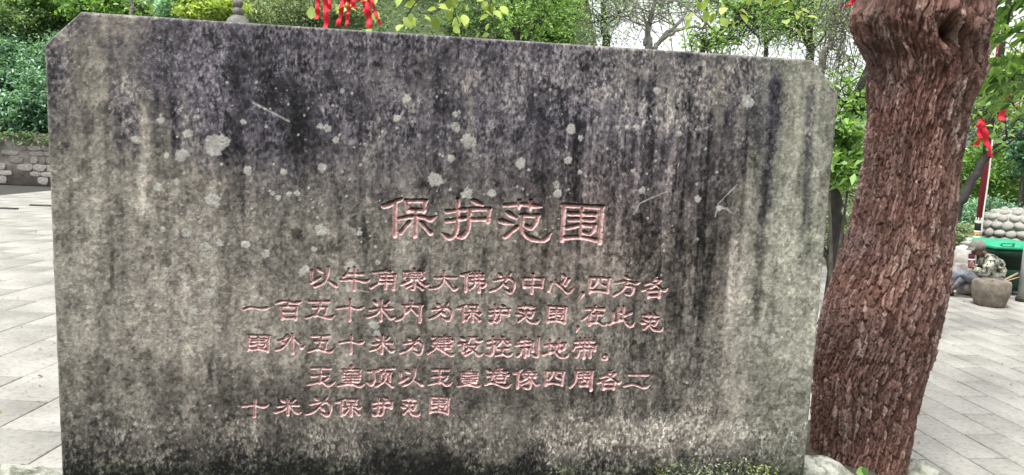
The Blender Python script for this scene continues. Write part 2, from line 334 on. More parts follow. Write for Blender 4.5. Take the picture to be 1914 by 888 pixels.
# glyph strokes, in the pixels of an enlarged view: (x0, y0, scale); stroke = kind : points
# kinds: n even, f swells then points at its end, d thick drop, r thick at its start, c ring
VIEWS = {'A': (700, 360, 4.2533), 'B': (560, 490, 5.3167), 'C': (900, 500, 5.3167), 'D': (440, 550, 5.3167),
         'E': (780, 560, 5.3167), 'F': (440, 670, 5.3167), 'G': (740, 670, 7.3615), 'H': (960, 670, 6.8357)}
GLYPHS = {
 'bao': ('A', 'r 72,108 120,95 168,72 215,52;n 163,85 162,345;n 248,66 408,66;n 256,68 266,145;n 400,68 392,148;n 264,140 394,142;f 192,208 300,192 390,196 440,214 492,188;n 328,150 322,345;n 275,235 208,320;n 372,240 446,326'),
 'hu': ('A', 'n 662,55 662,180 655,290;f 655,285 640,335 600,362 535,322;n 572,152 720,136;n 572,228 715,206;d 785,65 862,102;n 752,133 916,131;n 910,133 902,232;n 762,212 905,212;n 757,138 755,240 735,315;r 735,310 700,350 665,352'),
 'fan': ('A', 'f 1030,102 1180,95 1332,115;d 1148,70 1148,132;d 1242,70 1242,140;d 1058,160 1128,206;d 1000,226 1102,250;n 1132,275 1040,352;n 1168,182 1302,185;n 1296,186 1284,240 1245,285 1208,268;n 1176,185 1176,290 1205,345 1260,372;f 1240,366 1300,380 1350,378 1404,322'),
 'wei': ('A', 'n 1498,100 1815,118;n 1508,104 1492,380;n 1810,118 1790,398;n 1490,362 1640,356 1792,385;n 1545,168 1758,174;n 1550,216 1738,216;n 1530,282 1640,260 1750,262;n 1748,262 1740,305 1705,330 1665,318;n 1650,130 1642,348'),
 'yi': ('B', 'n 118,88 124,205;r 115,208 205,152;d 182,70 228,106;n 285,52 278,130 235,205 150,245;d 370,243 280,185'),
 'niu': ('B', 'n 492,70 470,110 438,146;n 470,120 628,122;f 408,182 540,175 640,195 700,172;n 545,58 542,278'),
 'jiao': ('B', 'n 865,80 830,100 735,104;n 800,98 905,100;n 790,130 950,128;n 798,132 780,205 708,255;n 945,130 932,270;n 795,170 940,168;n 785,206 940,206;n 860,130 856,262'),
 'zhai': ('B', 'd 1138,72 1145,98;n 1040,102 1232,100;n 1045,102 1048,155;n 1222,102 1238,162;n 1092,126 1195,124;n 1088,150 1196,148;n 1060,176 1215,172;n 1116,108 1112,175;n 1166,108 1168,175;r 1100,185 1010,225;f 1180,180 1235,230 1282,225;n 1140,190 1138,265 1115,266;n 1105,228 1060,250;n 1172,232 1222,272'),
 'da': ('B', 'n 1345,156 1552,154;n 1435,92 1428,190 1380,248 1300,262;f 1440,168 1490,232 1530,272 1582,252'),
 'fo': ('B', 'r 1608,128 1650,120 1700,100;n 1656,128 1650,292;n 1692,130 1822,126;n 1818,126 1816,162;n 1702,164 1818,160;n 1698,166 1694,200;n 1694,200 1842,198;n 1840,200 1846,232 1815,250;n 1745,98 1740,220 1692,270;n 1786,98 1785,296'),
 'wei2': ('C', 'd 178,68 212,102;n 125,132 220,116 292,112;f 290,114 325,150 322,210 290,250 225,222;n 288,58 240,130 165,205 88,236;d 232,165 264,204'),
 'zhong': ('C', 'n 412,112 614,112;n 415,112 425,200;n 610,112 600,200;n 424,192 602,190;n 515,68 502,258'),
 'xin': ('C', 'n 695,155 668,235;n 735,135 742,158;f 735,152 800,200 855,252 922,202;n 812,78 835,110 798,165;n 872,118 832,178'),
 'comma': ('C', 'd 1003,256 1008,268 988,310'),
 'si': ('C', 'n 1078,104 1274,112;n 1080,106 1078,252;n 1268,112 1252,250;n 1080,238 1160,230 1252,246;n 1150,112 1140,160 1103,196;n 1186,112 1196,168 1250,186'),
 'fang': ('C', 'd 1435,92 1478,120;f 1332,155 1440,138 1520,160 1576,150;n 1445,155 1410,220 1318,278;n 1420,192 1500,186;n 1502,188 1510,230 1480,272 1440,262'),
 'ge': ('C', 'n 1738,98 1695,145 1630,168;n 1718,125 1778,128;n 1775,128 1720,185 1598,228;f 1680,150 1750,185 1808,228 1852,208;n 1652,236 1774,232;n 1655,236 1660,300;n 1770,234 1764,298;n 1660,288 1766,286'),
 'zai': ('C', 'n 1038,415 1218,412;n 1128,388 1090,455 1000,520;n 1076,480 1075,572;n 1108,470 1202,468;n 1146,450 1140,550;f 1064,555 1150,545 1210,572 1252,552'),
 'ci': ('C', 'n 1310,448 1310,540;n 1364,395 1368,530;n 1368,456 1398,454;n 1268,562 1330,542 1396,520;n 1412,392 1414,505 1435,545;f 1420,515 1445,565 1485,585 1520,542;n 1420,482 1488,454'),
 'one': ('D', 'f 82,152 150,132 260,146 348,130'),
 'bai': ('D', 'f 398,92 480,70 590,90 662,74;n 522,80 516,115;n 452,126 608,126;n 455,126 466,248;n 605,126 596,250;n 470,182 600,180;n 465,238 600,236'),
 'wu': ('D', 'n 738,76 932,74;n 850,76 830,140 798,215;n 774,134 908,132;n 904,134 880,216;f 700,236 800,212 930,238 988,206'),
 'shi': ('D', 'f 1004,144 1120,126 1220,146 1288,122;n 1140,56 1134,264'),
 'mi': ('D', 'd 1382,72 1412,108;n 1522,74 1488,108;n 1338,156 1440,144 1558,142;n 1448,58 1444,264;n 1432,160 1390,205 1312,228;f 1464,155 1500,200 1538,240 1590,228'),
 'nei': ('D', 'n 1662,112 1852,112;n 1675,112 1680,185 1655,235 1604,258;n 1842,112 1834,278;n 1750,72 1742,135 1690,192;n 1750,145 1812,208'),
 'wai': ('D', 'n 518,408 480,448 428,466;n 490,438 540,430 505,495 455,540 405,552;n 468,478 505,502;n 566,402 570,588;f 588,448 640,500 650,540 684,512'),
 'jian': ('E', 'n 150,382 205,378 168,425;n 160,432 205,430 180,485 108,534;f 150,455 230,500 325,552 376,538;n 272,362 270,510;n 215,386 322,380;n 205,412 352,406;n 318,380 316,432;n 215,434 320,430;n 205,462 332,456;n 220,490 322,484'),
 'she': ('E', 'd 438,384 478,402;n 408,448 458,438;n 454,440 450,530 502,498;n 520,384 508,428 488,442;n 518,382 588,380;n 586,380 596,420 636,408;n 488,462 600,454;n 598,456 560,508 478,550;f 500,478 565,515 605,555 658,536'),
 'kong': ('E', 'n 702,422 775,410;n 700,472 780,452;n 752,376 752,490;r 752,485 735,548 688,545;d 842,376 852,402;n 792,412 912,408;n 792,412 784,442;n 908,410 922,442;n 832,426 788,472;n 868,424 894,452;n 798,492 898,488;n 846,492 844,545;f 778,556 850,542 900,560 948,532'),
 'zhi': ('E', 'n 1040,392 1008,426;n 1022,412 1120,408;n 978,456 1125,440;n 1076,378 1070,572;n 1032,492 1112,486;n 1032,492 1026,540 998,562;n 1110,488 1104,552;n 1146,424 1146,516;n 1206,380 1200,500;f 1200,495 1192,570 1138,542'),
 'di': ('E', 'n 1272,458 1345,450;n 1316,408 1316,532;n 1250,550 1300,532 1352,518;n 1358,464 1472,438;n 1466,440 1460,488 1432,502;n 1412,396 1412,512;n 1374,440 1376,520 1395,550;f 1385,540 1420,572 1470,572 1504,538'),
 'dai': ('E', 'n 1572,424 1755,418;n 1616,392 1616,452;n 1666,388 1666,452;n 1716,392 1712,452;n 1572,464 1552,502;n 1570,464 1768,462;n 1766,464 1762,508;n 1600,500 1728,496;n 1604,502 1600,550 1580,572;n 1724,498 1718,574;n 1662,468 1656,582'),
 'stop': ('E', 'n 1862,555 1845,565 1843,582 1855,597 1874,595 1884,580 1880,563 1862,555'),
 'yu': ('F', 'n 758,100 942,100;n 760,178 922,168;n 846,100 840,245;f 716,262 850,236 920,270 990,232;n 918,196 876,226'),
 'huang': ('F', 'd 1158,78 1136,108;n 1068,114 1238,114;n 1072,114 1068,184;n 1236,114 1232,182;n 1080,146 1232,144;n 1072,180 1234,176;n 1072,208 1232,204;n 1090,236 1218,232;n 1154,180 1152,262;f 1018,274 1140,256 1225,278 1284,254'),
 'ding': ('F', 'n 1315,132 1420,122;n 1376,130 1376,225;r 1372,225 1350,264 1308,238;n 1420,106 1578,98;n 1488,104 1472,142;n 1446,148 1538,146;n 1448,148 1440,228;n 1536,148 1530,232;n 1492,166 1480,225 1398,278;n 1502,238 1562,284'),
 'zao': ('G', 'd 1262,160 1325,198;n 1262,244 1325,240;n 1322,242 1318,290 1275,318;f 1226,360 1330,338 1500,392 1594,350;n 1388,152 1352,202;n 1362,192 1522,186;n 1322,234 1542,230;n 1440,136 1440,232;n 1370,268 1502,266;n 1374,268 1382,328;n 1498,268 1490,326;n 1382,322 1492,320'),
 'xiang': ('H', 'r 8,188 55,180 105,145;n 58,190 50,378;n 202,145 130,192;n 188,162 255,165 232,192;n 128,196 278,196;n 132,196 142,242;n 276,196 268,242;n 200,198 196,242;n 142,242 270,240;n 202,248 88,290;n 192,262 218,325 196,384 138,372;n 208,290 98,334;f 236,262 280,335 332,325'),
 'zhou': ('H', 'n 806,162 790,292 724,368;n 800,164 1012,166;n 1002,166 988,408;n 850,206 962,202;n 838,242 966,238;n 906,184 900,272;n 850,288 946,284;n 852,288 852,350;n 944,286 940,350;n 850,348 942,346'),
 'er': ('H', 'n 1478,208 1712,212;f 1408,352 1540,332 1660,372 1744,336'),
}
# repeats: glyph -> target boxes in photo pixels
PLACED = [('wei2', 799.7, 565.6, 845.8, 600.4), ('bao', 854.3, 568.5, 903.2, 603.3), ('hu', 909.8, 568.5, 954, 605.1), ('fan', 963.4, 568.5, 1010.4, 606.1),
 ('wei', 1021.7, 571.3, 1060.2, 606.1), ('comma', 1075.3, 609.8, 1082.8, 623), ('fan', 1197.2, 585.6, 1241.4, 620.4), ('wei', 460.7, 624.9, 504.9, 659.1),
 ('wu', 574.5, 626.2, 626.2, 660), ('shi', 631.8, 625.2, 683.6, 662.8), ('mi', 690.1, 626.2, 740, 662.8), ('wei2', 746.6, 629, 791.7, 663.8),
 ('yi', 745.6, 687.9, 791.7, 722.7), ('yu', 799.1, 689.7, 848, 722.3), ('huang', 853.5, 689.7, 901.7, 724.3), ('si', 1018.5, 692.7, 1055.8, 721.9),
 ('ge', 1115.8, 691.9, 1164.1, 729.2), ('shi', 451.3, 744.3, 503.9, 781), ('mi', 512.4, 743.3, 565.1, 778.1), ('wei2', 570.7, 740.5, 620.6, 779.1),
 ('bao', 626.2, 744.3, 677.9, 779.1), ('hu', 693, 741.5, 734.3, 779.1), ('fan', 749.4, 742.4, 787, 779.1), ('wei', 801.8, 740.7, 841.2, 775.3)]
DOUBLE_WU = [('wu', 0, 0, 0, 0)]
def smooth_pts(p, n=7):
    if len(p) < 3: return np.array([p[0]+(p[1]-p[0])*k/n for k in range(n+1)])
    q = [2*p[0]-p[1]]+list(p)+[2*p[-1]-p[-2]]; out = []
    for i in range(1, len(q)-2):
        for k in range(n):
            t = k/n
            out.append(0.5*((2*q[i])+(-q[i-1]+q[i+1])*t+(2*q[i-1]-5*q[i]+4*q[i+1]-q[i+2])*t*t+(-q[i-1]+3*q[i]-3*q[i+1]+q[i+2])*t**3))
    out.append(p[-1]); return np.array(out)
def glyph_strokes(name):
    vw, s = GLYPHS[name]; x0, y0, k = VIEWS[vw]; res = []
    for st in s.split(';'):
        kind, pts = st.split(' ', 1)
        p = [np.array([float(a) for a in q.split(',')])/k+np.array([x0, y0]) for q in pts.split(' ')]
        res.append((kind, smooth_pts(p)))
    return res
def width_profile(kind, n, w0):
    t = np.linspace(0, 1, n)
    if kind == 'f': w = np.interp(t, [0, 0.12, 0.55, 0.8, 1], [0.8, 0.95, 0.85, 1.25, 0.35])
    elif kind == 'd': w = np.interp(t, [0, 0.3, 1], [1.05, 1.3, 0.5])
    elif kind == 'r': w = np.interp(t, [0, 0.3, 1], [1.1, 1.3, 0.8])
    else: w = np.interp(t, [0, 0.15, 0.5, 0.85, 1], [0.95, 1.0, 0.86, 1.0, 1.05])
    return w*w0
chars = []   # (strokes in slab coords, with radii)
mpp = 1.0    # metres per photo pixel, evaluated locally
def to_slab(strokes, w0):
    out = []
    for kind, p in strokes:
        u, z = Sxy(p[:, 0], p[:, 1]); u2, _ = Sxy(p[:, 0]+1, p[:, 1])
        out.append((np.c_[u, z], width_profile(kind, len(p), w0)*(u2-u)))
    return out
for g in GLYPHS:
    title = GLYPHS[g][0] == 'A'
    chars.append(to_slab(glyph_strokes(g), 4.5 if title else 3.0))
for g, x0, y0, x1, y1 in PLACED:
    st = glyph_strokes(g); allp = np.concatenate([p for _, p in st]); lo = allp.min(0)-(4.1 if GLYPHS[g][0] == 'A' else 2.75)*0; hi = allp.max(0)
    tgt0 = np.array([x0+2, y0+2]); tgt1 = np.array([x1-2, y1-2])
    st = [(k, (p-lo)/(hi-lo)*(tgt1-tgt0)+tgt0) for k, p in st]
    chars.append(to_slab(st, 2.9))

def build_stele():
    uL, zL = S(82, 85); uL2, zT1 = S(150, 22); uR2, zT2 = S(1520, 112); uR, zR = S(1568, 175)
    zb = 0.30
    def px_u(x, y=600): return S(x, y)[0]
    ua, ub = px_u(446), px_u(1262); za, zc = S(850, 792)[1], S(850, 360)[1]
    m1 = 0.00225
    us = np.concatenate([np.arange(uL, ua, m1*1.9), np.arange(ua, ub, m1*0.95), np.arange(ub, uR, m1*1.9), [uR]])
    zt0 = max(zT1, zT2)
    zs = np.concatenate([np.arange(zb, za, m1*1.9), np.arange(za, zc, m1*0.95), np.arange(zc, zt0, m1*1.9), [zt0]])
    U, Z = np.meshgrid(us, zs)
    # worn outline: chamfered shoulders and slightly sloping top
    ztop = np.interp(U, [uL, uR], [zT1+(zT1-zT2)*0.03, zT2])
    Z = zb+(Z-zb)/(zt0-zb)*(ztop-zb)
    lo = np.where(Z > zL, uL+(Z-zL)/(zT1-zL)*(uL2-uL), uL+0*Z)
    hi = np.where(Z > zR, uR+(Z-zR)/(zT2-zR)*(uR2-uR), uR+0*Z)
    wv = 0.0035*(fbm(Z*9, Z*0+3, 3)-0.5)*2+0.002*(fbm(Z*60, Z*0, 4)-0.5); wv2 = 0.0035*(fbm(Z*9, Z*0+9, 5)-0.5)*2+0.002*(fbm(Z*60, Z*0, 8)-0.5)
    s = (U-uL)/(uR-uL)
    # keep the middle where it is: only squeeze near the ends
    eL = np.clip((-1.2-U)/(-1.2-uL), 0, 1); eR = np.clip((U-1.0)/(uR-1.0), 0, 1)
    U = U+eL*(lo-uL+wv)+eR*(hi-uR+wv2)
    e = np.minimum(np.minimum(U-np.minimum.reduce([U*0+lo]), hi-U), (ztop-Z))
    dep = np.zeros(U.shape); paint = np.zeros(U.shape); owner = np.full(U.shape, -1, int)
    # carve: V grooves, nearest stroke radius minus distance
    Ug = us; Zg = zs
    for ci, strokes in enumerate(chars):
        allp = np.concatenate([p for p, _ in strokes]); R = max(r.max() for _, r in strokes)+0.004
        c0, c1 = np.searchsorted(Ug, [allp[:, 0].min()-R, allp[:, 0].max()+R]); r0, r1 = np.searchsorted(Z[:, (c0+c1)//2], [allp[:, 1].min()-R, allp[:, 1].max()+R])
        if c1 <= c0: continue
        uu = U[r0:r1, c0:c1]; zz = Z[r0:r1, c0:c1]; best = np.full(uu.shape, -1.0); rb = np.full(uu.shape, .003)
        # hand-cut wobble
        wu = uu+0.0009*(vnoise(uu*90, zz*90, 31)-0.5)*2; wz = zz+0.0009*(vnoise(uu*90, zz*90, 32)-0.5)*2
        for p, r in strokes:
            for k in range(len(p)-1):
                a, b = p[k], p[k+1]; ab = b-a; L2 = ab @ ab+1e-12
                t = np.clip(((wu-a[0])*ab[0]+(wz-a[1])*ab[1])/L2, 0, 1)
                d = np.hypot(wu-(a[0]+t*ab[0]), wz-(a[1]+t*ab[1])); rk = r[k]*(1-t)+r[k+1]*t; up_ = rk-d > best; rb = np.where(up_, rk, rb); best = np.where(up_, rk-d, best)
        g = np.clip(best, 0, None)
        gz = np.gradient(best, axis=0)/np.maximum(np.gradient(zz, axis=0), 1e-6)
        kk = np.clip(-gz*1.3, 0, 1); dd = np.where(g > 0, np.minimum(1.7*(g*(1-kk)+(2*rb-g)*kk), 0.03), 0)
        dep[r0:r1, c0:c1] = np.maximum(dep[r0:r1, c0:c1], dd)
        pm = np.clip((best+0.0010)/0.0014, 0, 1)*(1-np.clip((kk-0.45)*3, 0, 1)*np.clip((0.62*rb-best)/(0.2*rb), 0, 1)*0.92); paint[r0:r1, c0:c1] = np.maximum(paint[r0:r1, c0:c1], pm)  # paint left off below upper stroke edges so the grooves look more shaded
        own = owner[r0:r1, c0:c1]; own[best > -0.0004] = ci
    # ---- stain map, in photo pixel positions
    PX, PY = Spx(U, Z)
    cx = np.array([100, 200, 300, 400, 500, 600, 700, 800, 900, 1000, 1100, 1200, 1300, 1400, 1540.])
    cy = np.array([50, 150, 250, 350, 450, 550, 650, 750, 800, 838, 862, 888.])
    T = np.array([[100,108,84,72,75,75,78,80,78,80,88,92,94,100,118],
                  [84,122,78,68,70,78,82,88,84,82,88,94,98,96,124],
                  [108,124,108,76,66,74,78,78,78,76,76,84,90,100,132],
                  [126,126,122,116,86,98,90,84,88,74,82,76,84,112,132],
                  [132,129,126,130,110,114,114,124,120,110,98,76,76,130,134],
                  [133,129,126,131,126,125,118,130,126,120,108,88,80,136,142],
                  [130,126,131,129,126,121,112,126,126,125,108,94,94,137,147],
                  [106,109,105,90,82,86,92,105,96,93,93,93,96,122,130],
                  [82,90,98,98,92,98,104,104,112,118,114,124,126,124,118],
                  [62,68,74,74,74,78,82,82,98,108,113,124,112,104,106],
                  [52,52,50,48,50,54,54,54,54,62,76,94,86,84,96],
                  [36,34,30,30,30,32,32,34,34,36,40,50,52,56,80]], float)
    wob = (fbm(U*5, Z*2.5, 41)-0.5)*90; wob2 = (fbm(U*7, Z*5, 42)-0.5)*70
    X = np.clip(PX+wob, cx[0], cx[-1]); Y = np.clip(PY+wob2, cy[0], cy[-1])
    xi = np.clip(np.searchsorted(cx, X)-1, 0, len(cx)-2); yi = np.clip(np.searchsorted(cy, Y)-1, 0, len(cy)-2)
    fx = (X-cx[xi])/(cx[xi+1]-cx[xi]); fy = (Y-cy[yi])/(cy[yi+1]-cy[yi]); fx = fx*fx*(3-2*fx); fy = fy*fy*(3-2*fy)
    V = (T[yi, xi]*(1-fx)+T[yi, xi+1]*fx)*(1-fy)+(T[yi+1, xi]*(1-fx)+T[yi+1, xi+1]*fx)*fy
    def band(pts, wdt, amt):
        nonlocal V
        p = np.array(pts, float); xc = np.interp(PY, p[:, 1], p[:, 0])+(fbm(Z*14, U*0+pts[0][0], 50)-0.5)*14
        env = np.clip((PY-p[0, 1])/25, 0, 1)*np.clip((p[-1, 1]-PY)/45, 0, 1)
        wd = wdt*(0.7+0.6*fbm(Z*25, U*0+pts[0][0]*0.1, 51))
        q = (PX-xc)/wd; V = V+amt*env*np.exp(-q**4)*(0.55+0.9*fbm(U*40, Z*12, 52))
    for pts, wd, amt in [([(222, 60), (222, 330)], 25, -16), ([(155, 70), (155, 200)], 36, 12), ([(250, 200), (252, 330)], 7, -26), ([(272, 165), (268, 420)], 10, 22),
        ([(304, 150), (300, 260)], 6, 16), ([(325, 180), (330, 310)], 10, -18), ([(1451, 130), (1440, 300), (1428, 400), (1412, 620)], 10, -40),
        ([(1516, 150), (1510, 350), (1500, 520)], 9, -34), ([(1478, 120), (1470, 420)], 18, 14), ([(1392, 260), (1378, 360)], 7, -22), ([(1404, 260), (1396, 450)], 7, 20),
        ([(1382, 430), (1372, 860)], 18, 20), ([(1312, 400), (1306, 640)], 10, -26), ([(680, 390), (682, 500)], 6, -45), ([(1045, 150), (1040, 300)], 8, -26),
        ([(1185, 210), (1180, 360)], 7, -20), ([(541, 220), (545, 350)], 9, -24), ([(788, 470), (790, 620)], 7, -38), ([(590, 480), (596, 560)], 5, -20),
        ([(455, 300), (450, 420)], 5, -20), ([(1030, 420), (1020, 520)], 10, -24), ([(860, 380), (858, 500)], 8, -14), ([(210, 450), (208, 560)], 4, -40),
        ([(395, 640), (393, 730)], 4, -34), ([(165, 690), (168, 780)], 5, -24), ([(880, 130), (872, 300)], 12, 12), ([(1345, 110), (1338, 300)], 9, 18),
        ([(322, 390), (324, 450)], 4, -30), ([(193, 495), (193, 540)], 3, -36), ([(1250, 640), (1252, 760)], 8, 18), ([(800, 600), (795, 700)], 6, -24), ([(690, 520), (676, 700)], 9, -14),
        ([(1120, 440), (1116, 600)], 9, 14), ([(945, 560), (940, 760)], 5, -18), ([(1230, 430), (1222, 620)], 8, -16), ([(720, 110), (700, 330)], 8, 10)]: band(pts, wd, amt)
    def st_(x, a, b): x = np.clip((x-a)/(b-a), 0, 1); return x*x*(3-2*x)
    rag = (fbm(U*70, Z*45, 63, 3)-0.5)
    s1 = fbm(U*15, Z*0.9+U*0.4, 64, 3)+rag*0.16+(fbm(U*3, Z*6, 65)-0.5)*0.25
    s2 = fbm(U*34, Z*2.0, 66, 3)+rag*0.2+(fbm(U*5, Z*9, 67)-0.5)*0.35
    s3 = fbm(U*26+7, Z*1.6, 68, 3)+rag*0.2+(fbm(U*4, Z*8, 69)-0.5)*0.35
    amp = np.clip((870-PY)/160, 0.15, 1)*np.interp(PY, [60, 260, 420, 620], [0.3, 0.55, 0.5, 0.34]); Vb = V*1.0
    V = V+amp*(-24*st_(s1, .52, .60)+12*st_(s1, .48, .38)+(1+1.3*np.clip((PX-960)/120, 0, 1)*np.clip((1420-PX)/60, 0, 1))*(-22*st_(s2, .58, .64)+20*st_(s3, .58, .66)))
    wx = (fbm(U*45, Z*45, 120, 3)-0.5); wy = (fbm(U*45, Z*45, 121, 3)-0.5)
    _, _, d1, _, _ = worley(U/0.030+wx*1.3, Z/0.036+wy*1.3, 130); _, _, d2, _, _ = worley(U/0.013+wx*0.7, Z/0.016+wy*0.7, 131); _, _, d3, _, _ = worley(U/0.0075+wx*.3, Z/0.014+wy*.3, 132)
    topf0 = np.clip((360-PY)/150, 0, 1)
    V = V+(d1-0.5)*22+(d2-0.5)*34-32*(d2 > 0.92)*(d1 > .35)-26*(d1 > .93)+22*(d2 < 0.06)+16*(d1 < .07)+(d3-0.5)*16*(1-topf0)+(fbm(U*2.2, Z*2.2, 60)-0.5)*22+np.tanh((fbm(U*13, Z*7, 122, 3)-0.5)*8)*8
    topf = np.clip((360-PY)/150, 0, 1)*np.clip((118-Vb)/25, 0, 1)+0.8*np.clip((PY-750)/60, 0, 1)*np.clip((905-PY)/30, 0, 1)+0.35*np.clip((PX-1000)/150, 0, 1)*np.clip((1380-PX)/60, 0, 1)
    clus = np.clip((fbm(U*9, Z*7, 123, 3)-0.36)*5, 0, 1); topf = np.clip(topf, 0, 1)
    V = V+topf*clus*(24*(d3 > 0.70)+10*(d3 > .5)+10*(d2 > .6)-10*(d3 < .2))
    # growths of pale lichen
    lich = np.zeros(U.shape)
    spots = [(400,272,20),(418,264,12),(876,265,15),(852,238,10),(851,214,6),(760,185,9),(742,221,8),(1067,242,10),(973,306,11),(813,335,15),(873,362,12),(919,362,9),(1040,345,8),(602,314,9),
     (463,319,9),(530,322,7),(399,376,14),(460,458,9),(496,475,9),(571,505,9),(305,429,6),(349,436,9),(388,440,8),(455,228,6),(301,226,7),(352,250,9),(340,290,13),(312,291,6),(254,262,8),
     (672,436,6),(843,296,8),(1084,322,5),(1085,258,6),(1183,320,5),(1200,356,8),(1304,372,8),(1190,238,7),(612,240,8),(598,236,6),(628,262,7),(330,340,7),(510,362,5),(540,363,6),(520,370,6),
     (556,362,6),(1002,438,5),(706,491,5),(587,466,6),(600,430,12),(565,510,8),(655,500,12),(384,462,10),(411,455,7),(302,225,6),(1398,190,14),(1042,362,9),(1172,238,5),(480,620,7),(362,580,9),(391,550,12),
     (700,608,10),(705,625,8),(345,520,7),(1345,390,7),(268,318,8),(1270,250,6),(1228,170,8),(640,170,5),(310,505,6),(295,350,8),(1062,300,9),(1130,600,7),(1480,700,10),(1440,640,8),(1418,625,6)]
    r2 = np.random.default_rng(3)
    for _ in range(200):
        x = r2.uniform(280, 1340); y = r2.uniform(150, 470) if r2.random() < 0.8 else r2.uniform(470, 800)
        spots.append((x, y, r2.uniform(1.2, 3.6)))
    for (x, y, r) in spots:
        u0, z0 = S(x, y); ra = r*0.0023
        c0, c1 = np.searchsorted(Ug, [u0-ra*1.7, u0+ra*1.7]); r0, r1 = np.searchsorted(Z[:, min(c0, Z.shape[1]-1)], [z0-ra*1.7, z0+ra*1.7])
        if c1 <= c0 or r1 <= r0: continue
        uu = U[r0:r1, c0:c1]-u0; zz = Z[r0:r1, c0:c1]-z0; rr = np.hypot(uu, zz); an = np.arctan2(zz, uu)
        edge = ra*(0.95+0.07*np.sin(an*2+x)+0.06*np.sin(an*3+y)+0.05*np.sin(an*5+x*2)+0.05*np.sin(an*8+y*2)+0.04*np.sin(an*13+x*3)+0.5*(fbm(uu/ra*2.6+x, zz/ra*2.6+y, 70, 4)-0.5))
        mk = np.clip((edge-rr)/(0.16*ra+0.0006), 0, 1)*(0.75+0.4*vnoise(uu/ra*5+x, zz/ra*5, 71))
        lich[r0:r1, c0:c1] = np.maximum(lich[r0:r1, c0:c1], mk)
    # scratches
    scr = np.zeros(U.shape)
    for pts, wd in [([(473, 192), (541, 227)], 1.7), ([(1184, 400), (1196, 380), (1222, 368), (1247, 358)], 1.4), ([(1337, 405), (1343, 380), (1378, 345)], 1.2), ([(1340, 388), (1358, 390), (1366, 397)], 2.2),
                    ([(325, 505), (300, 535)], 1.0), ([(1378, 108), (1384, 140)], 1.0), ([(660, 541), (690, 546)], 1.0)]:
        P = [np.array(S(*q)) for q in pts]
        for a, b in zip(P[:-1], P[1:]):
            ab = b-a; t = np.clip(((U-a[0])*ab[0]+(Z-a[1])*ab[1])/(ab @ ab), 0, 1)
            d = np.hypot(U-a[0]-t*ab[0], Z-a[1]-t*ab[1]); scr = np.maximum(scr, np.clip(1.3-d/(wd*0.0023), 0, 1)*(0.6+0.5*vnoise(U*200, Z*200, 80)))
    V = np.clip(V, 24, 190); V = np.clip(100+(V-100)*1.2, 18, 210)
    lin = (V/255.)**2.2
    # tint: bluish purple film on the dark upper field, olive algae on the flanks, brownish in the middle
    dk = np.clip((112-(0.75*Vb+0.25*V))/40, 0, 1)*np.clip((470-PY)/240, 0, 1)
    ol = np.clip((PX-1360)/80, 0, 1)+np.clip((330-PX)/200, 0, 1)*np.clip((PY-180)/160, 0, 1)
    mid = np.clip(1-dk-ol, 0, 1)
    tint = dk[..., None]*np.array([1.05, 0.925, 1.17])+np.clip(ol*(1-dk), 0, 1)[..., None]*np.where((PX > 900)[..., None], np.array([1.03, 1.01, 0.83]), np.array([1.08, 1.0, 0.85]))+mid[..., None]*np.array([1.11, 1.0, 0.87])
    red = np.clip(1-((PX-1150)/260)**2, 0, 1)*np.clip(1-((PY-420)/170)**2, 0, 1)*0.06
    tint = tint*(1+red[..., None]*np.array([1, -0.5, -0.1]))
    C = lin[..., None]*tint*ALB
    grn = np.clip((PY-850-12*fbm(U*20, Z*0, 90))/25, 0, 1)*fbm(U*22, Z*22, 91)
    C = C*(1-grn[..., None]*np.array([0.25, 0.0, 0.4]))
    C = C+(np.array([0.42, 0.41, 0.38])*ALB*1.08-C)*np.clip(lich*0.9, 0, 1)[..., None]
    C = C+(np.array([0.36, 0.35, 0.33])*ALB*1.2-C)*np.clip(scr, 0, 1)[..., None]
    rimpale = np.clip(1-e/0.007, 0, 1)*(0.5+0.5*fbm(U*30, Z*30, 95))
    C = C+(np.array([0.23, 0.245, 0.2])*ALB-C)*(rimpale*0.75)[..., None]
    fleck = np.clip((330-PY)/120, 0, 1)*np.clip(1-(V-95)/30, 0.15, 1)*0.9+np.clip((PY-740)/60, 0, 1)*0.95+0.35*np.clip((PX-1000)/100, 0, 1)*np.clip((1380-PX)/60, 0, 1)
    fleck = np.clip(fleck, 0.15, 1)*(1-lich)
    # face relief
    rel = (fbm(U*7, Z*7, 100)-0.5)*0.004+(fbm(U*60, Z*60, 101, 3)-0.5)*0.0022+lich*-0.0012
    pits = np.clip(vnoise(U*55, Z*40, 110)-0.86, 0, 1)*0.03
    D = dep+rel+pits*0.3+np.clip(1-e/0.012, 0, 1)**2*0.008
    P = np.array([0, SD, 0])+U[..., None]*Su+D[..., None]*Sn; P[..., 2] = Z
    nr, nc = U.shape; idx = np.arange(nr*nc).reshape(nr, nc)
    quads = np.stack([idx[:-1, :-1], idx[:-1, 1:], idx[1:, 1:], idx[1:, :-1]], -1).reshape(-1, 4)
    ow = owner.ravel(); qo = ow[quads]; face_owner = np.where((qo >= 0).sum(1) >= 3, qo.max(1), -1)
    co = P.reshape(-1, 3)*1.0; Cf = C.reshape(-1, 3); fl = fleck.ravel(); pa = paint.ravel()
    root = empty('stone_stele', (0, SD, zb), 'wide weathered grey stone stele with cut corners and red carved Chinese writing', 'stele')
    # slab body: face + worn rim + back
    bd = np.concatenate([idx[0, :], idx[1:, -1], idx[-1, -2::-1], idx[-2:0:-1, 0]])
    nb = len(bd); base = len(co); step = 1
    rim = co[bd]+Sn*0.19; rim2 = rim
    co2 = np.concatenate([co, rim]); C2 = np.concatenate([Cf, Cf[bd]]); f2 = np.concatenate([fl, fl[bd]]); p2 = np.concatenate([pa, np.zeros(nb)])
    j = np.arange(nb); k = (j+1) % nb
